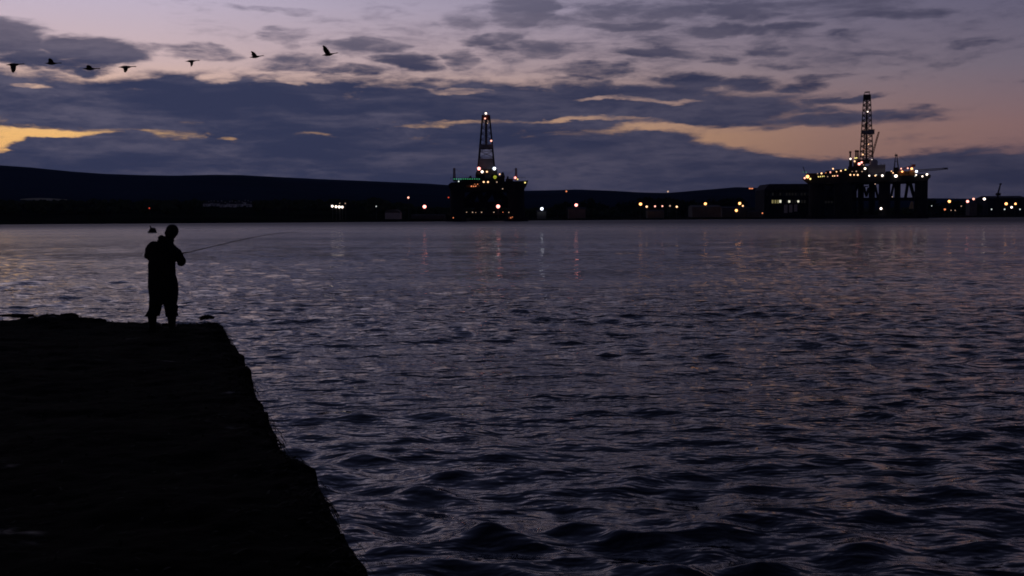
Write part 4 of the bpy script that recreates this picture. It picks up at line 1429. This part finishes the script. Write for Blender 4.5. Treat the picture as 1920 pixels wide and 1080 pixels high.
# ------------------------------------------------------------------ lamps along the far shore
def shore_lamp(px, py, r, color, label, off=25.0, D=None, heads=1, group='lamps along the far shore'):
    D = D or shore_d(px) + off
    r *= 0.80
    p = P(px, py, D)
    gz = lz(p.x, D)
    root = thing('lamp_post', label, 'lamp', (p.x, D, gz), group)
    h = p.z - gz
    mb = MB().tube((0, 1.2, -1), (0, 1.2, h + r * 1.5), 0.22, 0.12, 8)
    mb.tube((0, 1.2, h + r * 1.5), (0, 0, h + r * 1.35), 0.10, 0.09, 6)
    mb.build('pole', M['pole'], root)
    for i in range(heads):
        o = link('lamp_head', lamp_mesh(color), root, ((i - (heads - 1) / 2) * r * 2.6, 0, h))
        o.scale = (r, r, r)


for a in (
        (623, 386.5, 1.05, 'white', 'leftmost of four white lamps in a tight row'),
        (630, 387.5, 1.05, 'white', 'second from the left of four white lamps in a tight row'),
        (636, 388, 1.15, 'white', 'third from the left of four white lamps in a tight row'),
        (641.6, 388.2, 1.05, 'white', 'rightmost of four white lamps in a tight row'),
        (637, 381.2, .35, 'dim', 'tiny dim lamp just above the four white lamps'),
        (647.4, 381.4, .4, 'dim', 'dim warm lamp above and right of the four white lamps'),
        (705.4, 387, .5, 'dimw', 'lone faint greenish lamp left of the pale rounded shed'),
        (765.6, 370.4, .9, 'pink', 'tall reddish lamp standing above the low store'),
        (796, 387.4, 1.7, 'red', 'big red-haloed white lamp over the long low store'),
        (1016, 391.4, 1.7, 'blue', 'big cold white lamp above the tiny hut'),
        (1080.4, 384.4, 1.8, 'red', 'big pinkish red lamp above the low quay building'),
        (1201, 382.6, 1.7, 'orange', 'big orange lamp leading the string of warm lamps'),
        (1212.6, 387.4, 1.2, 'warm', 'first warm lamp right of the big orange one'),
        (1228.2, 386.8, 1.0, 'pink', 'second warm lamp of the string, slightly pink'),
        (1242, 386.4, .95, 'pink', 'middle warm lamp of the string of five'),
        (1256.2, 386, .9, 'dim', 'dimmest warm lamp of the string of five'),
        (1269, 387.6, 1.2, 'warm', 'last warm lamp at the end of the string'),
        (1322.6, 382, 1.6, 'orange', 'orange lamp above the long pale warehouse'),
        (1387, 381.4, 1.65, 'orange', 'upper lamp of the paired orange lamps by the dark hall'),
        (1392.8, 386, 1.0, 'warm', 'small warm lamp beside the upper paired orange lamp'),
        (1380.6, 394.6, 1.6, 'orange', 'lower lamp of the paired orange lamps by the dark hall'),
        (1429.5, 399.6, .8, 'ember', 'dim reddish lamp at the foot of the dark hall'),
        (1780, 377.6, 1.9, 'orange', 'orange lamp first along the shore right of the long rig'),
        (1771.6, 392.6, 1.3, 'ember', 'low red lamp at the waterside right of the long rig'),
        (1783.4, 394.4, .6, 'dim', 'left of two faint lamps low at the waterside'),
        (1791, 394.4, .6, 'dim', 'right of two faint lamps low at the waterside'),
        (1802.4, 386.4, .7, 'dim', 'faint lamp between the orange lamp and the red-white lamp'),
        (1747, 386, .6, 'dimw', 'tiny pale lamp against the end column of the long rig'),
        (1814.2, 377.6, 1.9, 'red', 'bright red-white lamp left of the pair of white lamps'),
        (1825.4, 373, 1.6, 'pink', 'left lamp of the pair of white lamps on the skyline'),
        (1845.6, 373, 1.8, 'white', 'right lamp of the pair of white lamps on the skyline'),
        (1886.6, 382, 2.0, 'orange', 'brightest orange lamp near the picture edge'),
        (1896.8, 388.6, 1.5, 'white', 'white lamp just below the brightest orange lamp'),
        (1904, 382, 1.5, 'orange', 'small orange lamp closest to the picture edge'),
        (1883.6, 392.4, 1.0, 'dimw', 'small white lamp below the brightest orange lamp'),
        (1859.2, 392.4, .9, 'dimw', 'small white lamp low under the harbour crane'),
        (1912.6, 392.4, .9, 'dimw', 'lowest small white lamp by the picture edge')):
    shore_lamp(*a)
shore_lamp(1062, 358.6, .9, 'ember', 'small lamp on a tall mast against the hill, first from the end-on rig', D=1150, group='tall masts with lamps')
shore_lamp(1252.4, 359, 1.1, 'dim', 'lamp on a tall mast above the string of warm lamps', D=1200, group='tall masts with lamps')
shore_lamp(1408, 353.4, .75, 'ember', 'three-headed lamp on a tall mast beside the dark hall', D=1150, heads=3, group='tall masts with lamps')
shore_lamp(280, 390.2, .6, 'beacon', 'tiny lone red lamp on the left shore above the angler', D=900)

# ------------------------------------------------------------------ trees
def crown_mesh(seed, n=420):
    r = np.random.default_rng(seed)
    v, f = [], []
    lobes = [(r.uniform(-.45, .45), r.uniform(-.45, .45), r.uniform(.35, .95), r.uniform(.32, .5)) for _ in range(7)]
    for i in range(n):
        lx, ly, lz_, lr = lobes[r.integers(0, 7)]
        d = r.normal(0, 1, 3)
        d /= np.linalg.norm(d)
        c = np.array([lx, ly, lz_]) + d * lr * r.uniform(.5, 1.05) * np.array([1, 1, .8])
        u = r.normal(0, 1, 3)
        u /= np.linalg.norm(u)
        w = np.cross(u, r.normal(0, 1, 3))
        w /= np.linalg.norm(w)
        s = r.uniform(.06, .13)
        k = len(v)
        v += [tuple(c + u * s), tuple(c + w * s * .8), tuple(c - u * s), tuple(c - w * s * .8)]
        f.append((k, k + 1, k + 2, k + 3))
    me = bpy.data.meshes.new('crown')
    me.from_pydata(v, [], f)
    me.materials.append(M['leaf'])
    return me


crowns = [crown_mesh(s) for s in (1, 2, 3, 4)]
tb = MB()
tb.chain([(0, 0, -.15), (.02, 0, .3), (-.01, .02, .75)], [.055, .042, .02], 8)
for a in range(4):
    tb.tube((0, 0, .3 + .08 * a), (.3 * math.cos(a * 1.7), .3 * math.sin(a * 1.7), .62 + .06 * a), .022, .008, 5)
trunk_me = tb.mesh('trunk', M['bark'])
r4 = random.Random(12)
for px, top in [(1186, 372), (1204, 366), (1212, 364.5), (1221, 367), (1233, 371), (1243, 365.5), (1251, 366.5), (1259, 371), (1268, 367), (1276, 370),
                (1290, 372), (1302, 371), (1318, 370), (1333, 368), (1345, 371), (1356, 366), (1366, 366), (1378, 364.5), (1392, 368),
                (1098, 372), (1106, 368), (1130, 376), (1165, 375), (1176, 377), (1044, 377), (1064, 376),
                (1752, 371), (1770, 373), (1790, 372.5), (1806, 371), (1830, 374.5), (1843, 375)]:
    D = shore_d(px) + 260 + r4.uniform(-40, 60)
    p = P(px, top, D)
    gz = lz(p.x, D)
    h = max(p.z - gz, 5.0)
    root = thing('tree', ('dark tree on the skyline right of the long rig' if px > 1700 else 'dark tree in the clump above the string of warm lamps' if 1180 < px < 1285 else 'dark tree rising behind the pale warehouses' if px > 1285 else 'dark tree between the end-on rig and the string of warm lamps'), 'tree', (p.x, D, gz), 'trees along the far shore', r4.uniform(0, 6.28))
    w = h * r4.uniform(.75, 1.05)
    t1 = link('trunk', trunk_me, root)
    t1.scale = (w, w, h * .75)
    c1 = link('crown', crowns[r4.randrange(4)], root)
    c1.scale = (w * .72, w * .72, h * .74)

# the woods on the slope read as one dark mass
v0 = []
f0 = []
ico = MB().ellip((0, 0, 0), (1, 1, 1), 8, 6)
iv = np.array(ico.v)
r5 = np.random.default_rng(77)
for i in range(2300):
    px = r5.uniform(-500, 2500)
    off = r5.uniform(180, 900) if px < 1720 else r5.uniform(320, 900)
    D = shore_d(px) + off
    x = (px - 960) / FPX * D
    z = lz(x, D)
    h = r5.uniform(5, 10) * (0.75 if px < 700 else 1.1)
    if 372 < px < 480 and off < 520:
        continue
    s = np.array([h * r5.uniform(.5, .9), h * .6, h * .55])
    vv = iv * s * r5.uniform(.78, 1.2, (len(iv), 1)) + np.array([x, D, z + h * .45])
    o = len(v0)
    v0 += [tuple(q) for q in vv]
    f0 += [tuple(k + o for k in f) for f in ico.f]
me = bpy.data.meshes.new('woodland')
me.from_pydata(v0, [], f0)
me.materials.append(M['leaf'])
tag(link('woodland', me), 'dark mass of woods on the far shore slope', 'woodland', kind='stuff')

# ------------------------------------------------------------------ the evening air over the firth
HAZE = 2.4e-5
hm = bpy.data.materials.new('evening_haze')
hm.use_nodes = True
ht = hm.node_tree
for n in list(ht.nodes):
    if n.type == 'BSDF_PRINCIPLED':
        ht.nodes.remove(n)
pv = nd(ht, 'ShaderNodeVolumePrincipled')
pv.inputs['Color'].default_value = (0.40, 0.60, 1.0, 1)
pv.inputs['Density'].default_value = HAZE
ho = [n for n in ht.nodes if n.type == 'OUTPUT_MATERIAL'][0]
ht.links.new(pv.outputs[0], ho.inputs['Volume'])
hz = MB().box((0, 4850, 240), (17000, 9900, 490)).build('haze', hm)
tag(hz, 'thin blue evening haze over the water', kind='stuff')
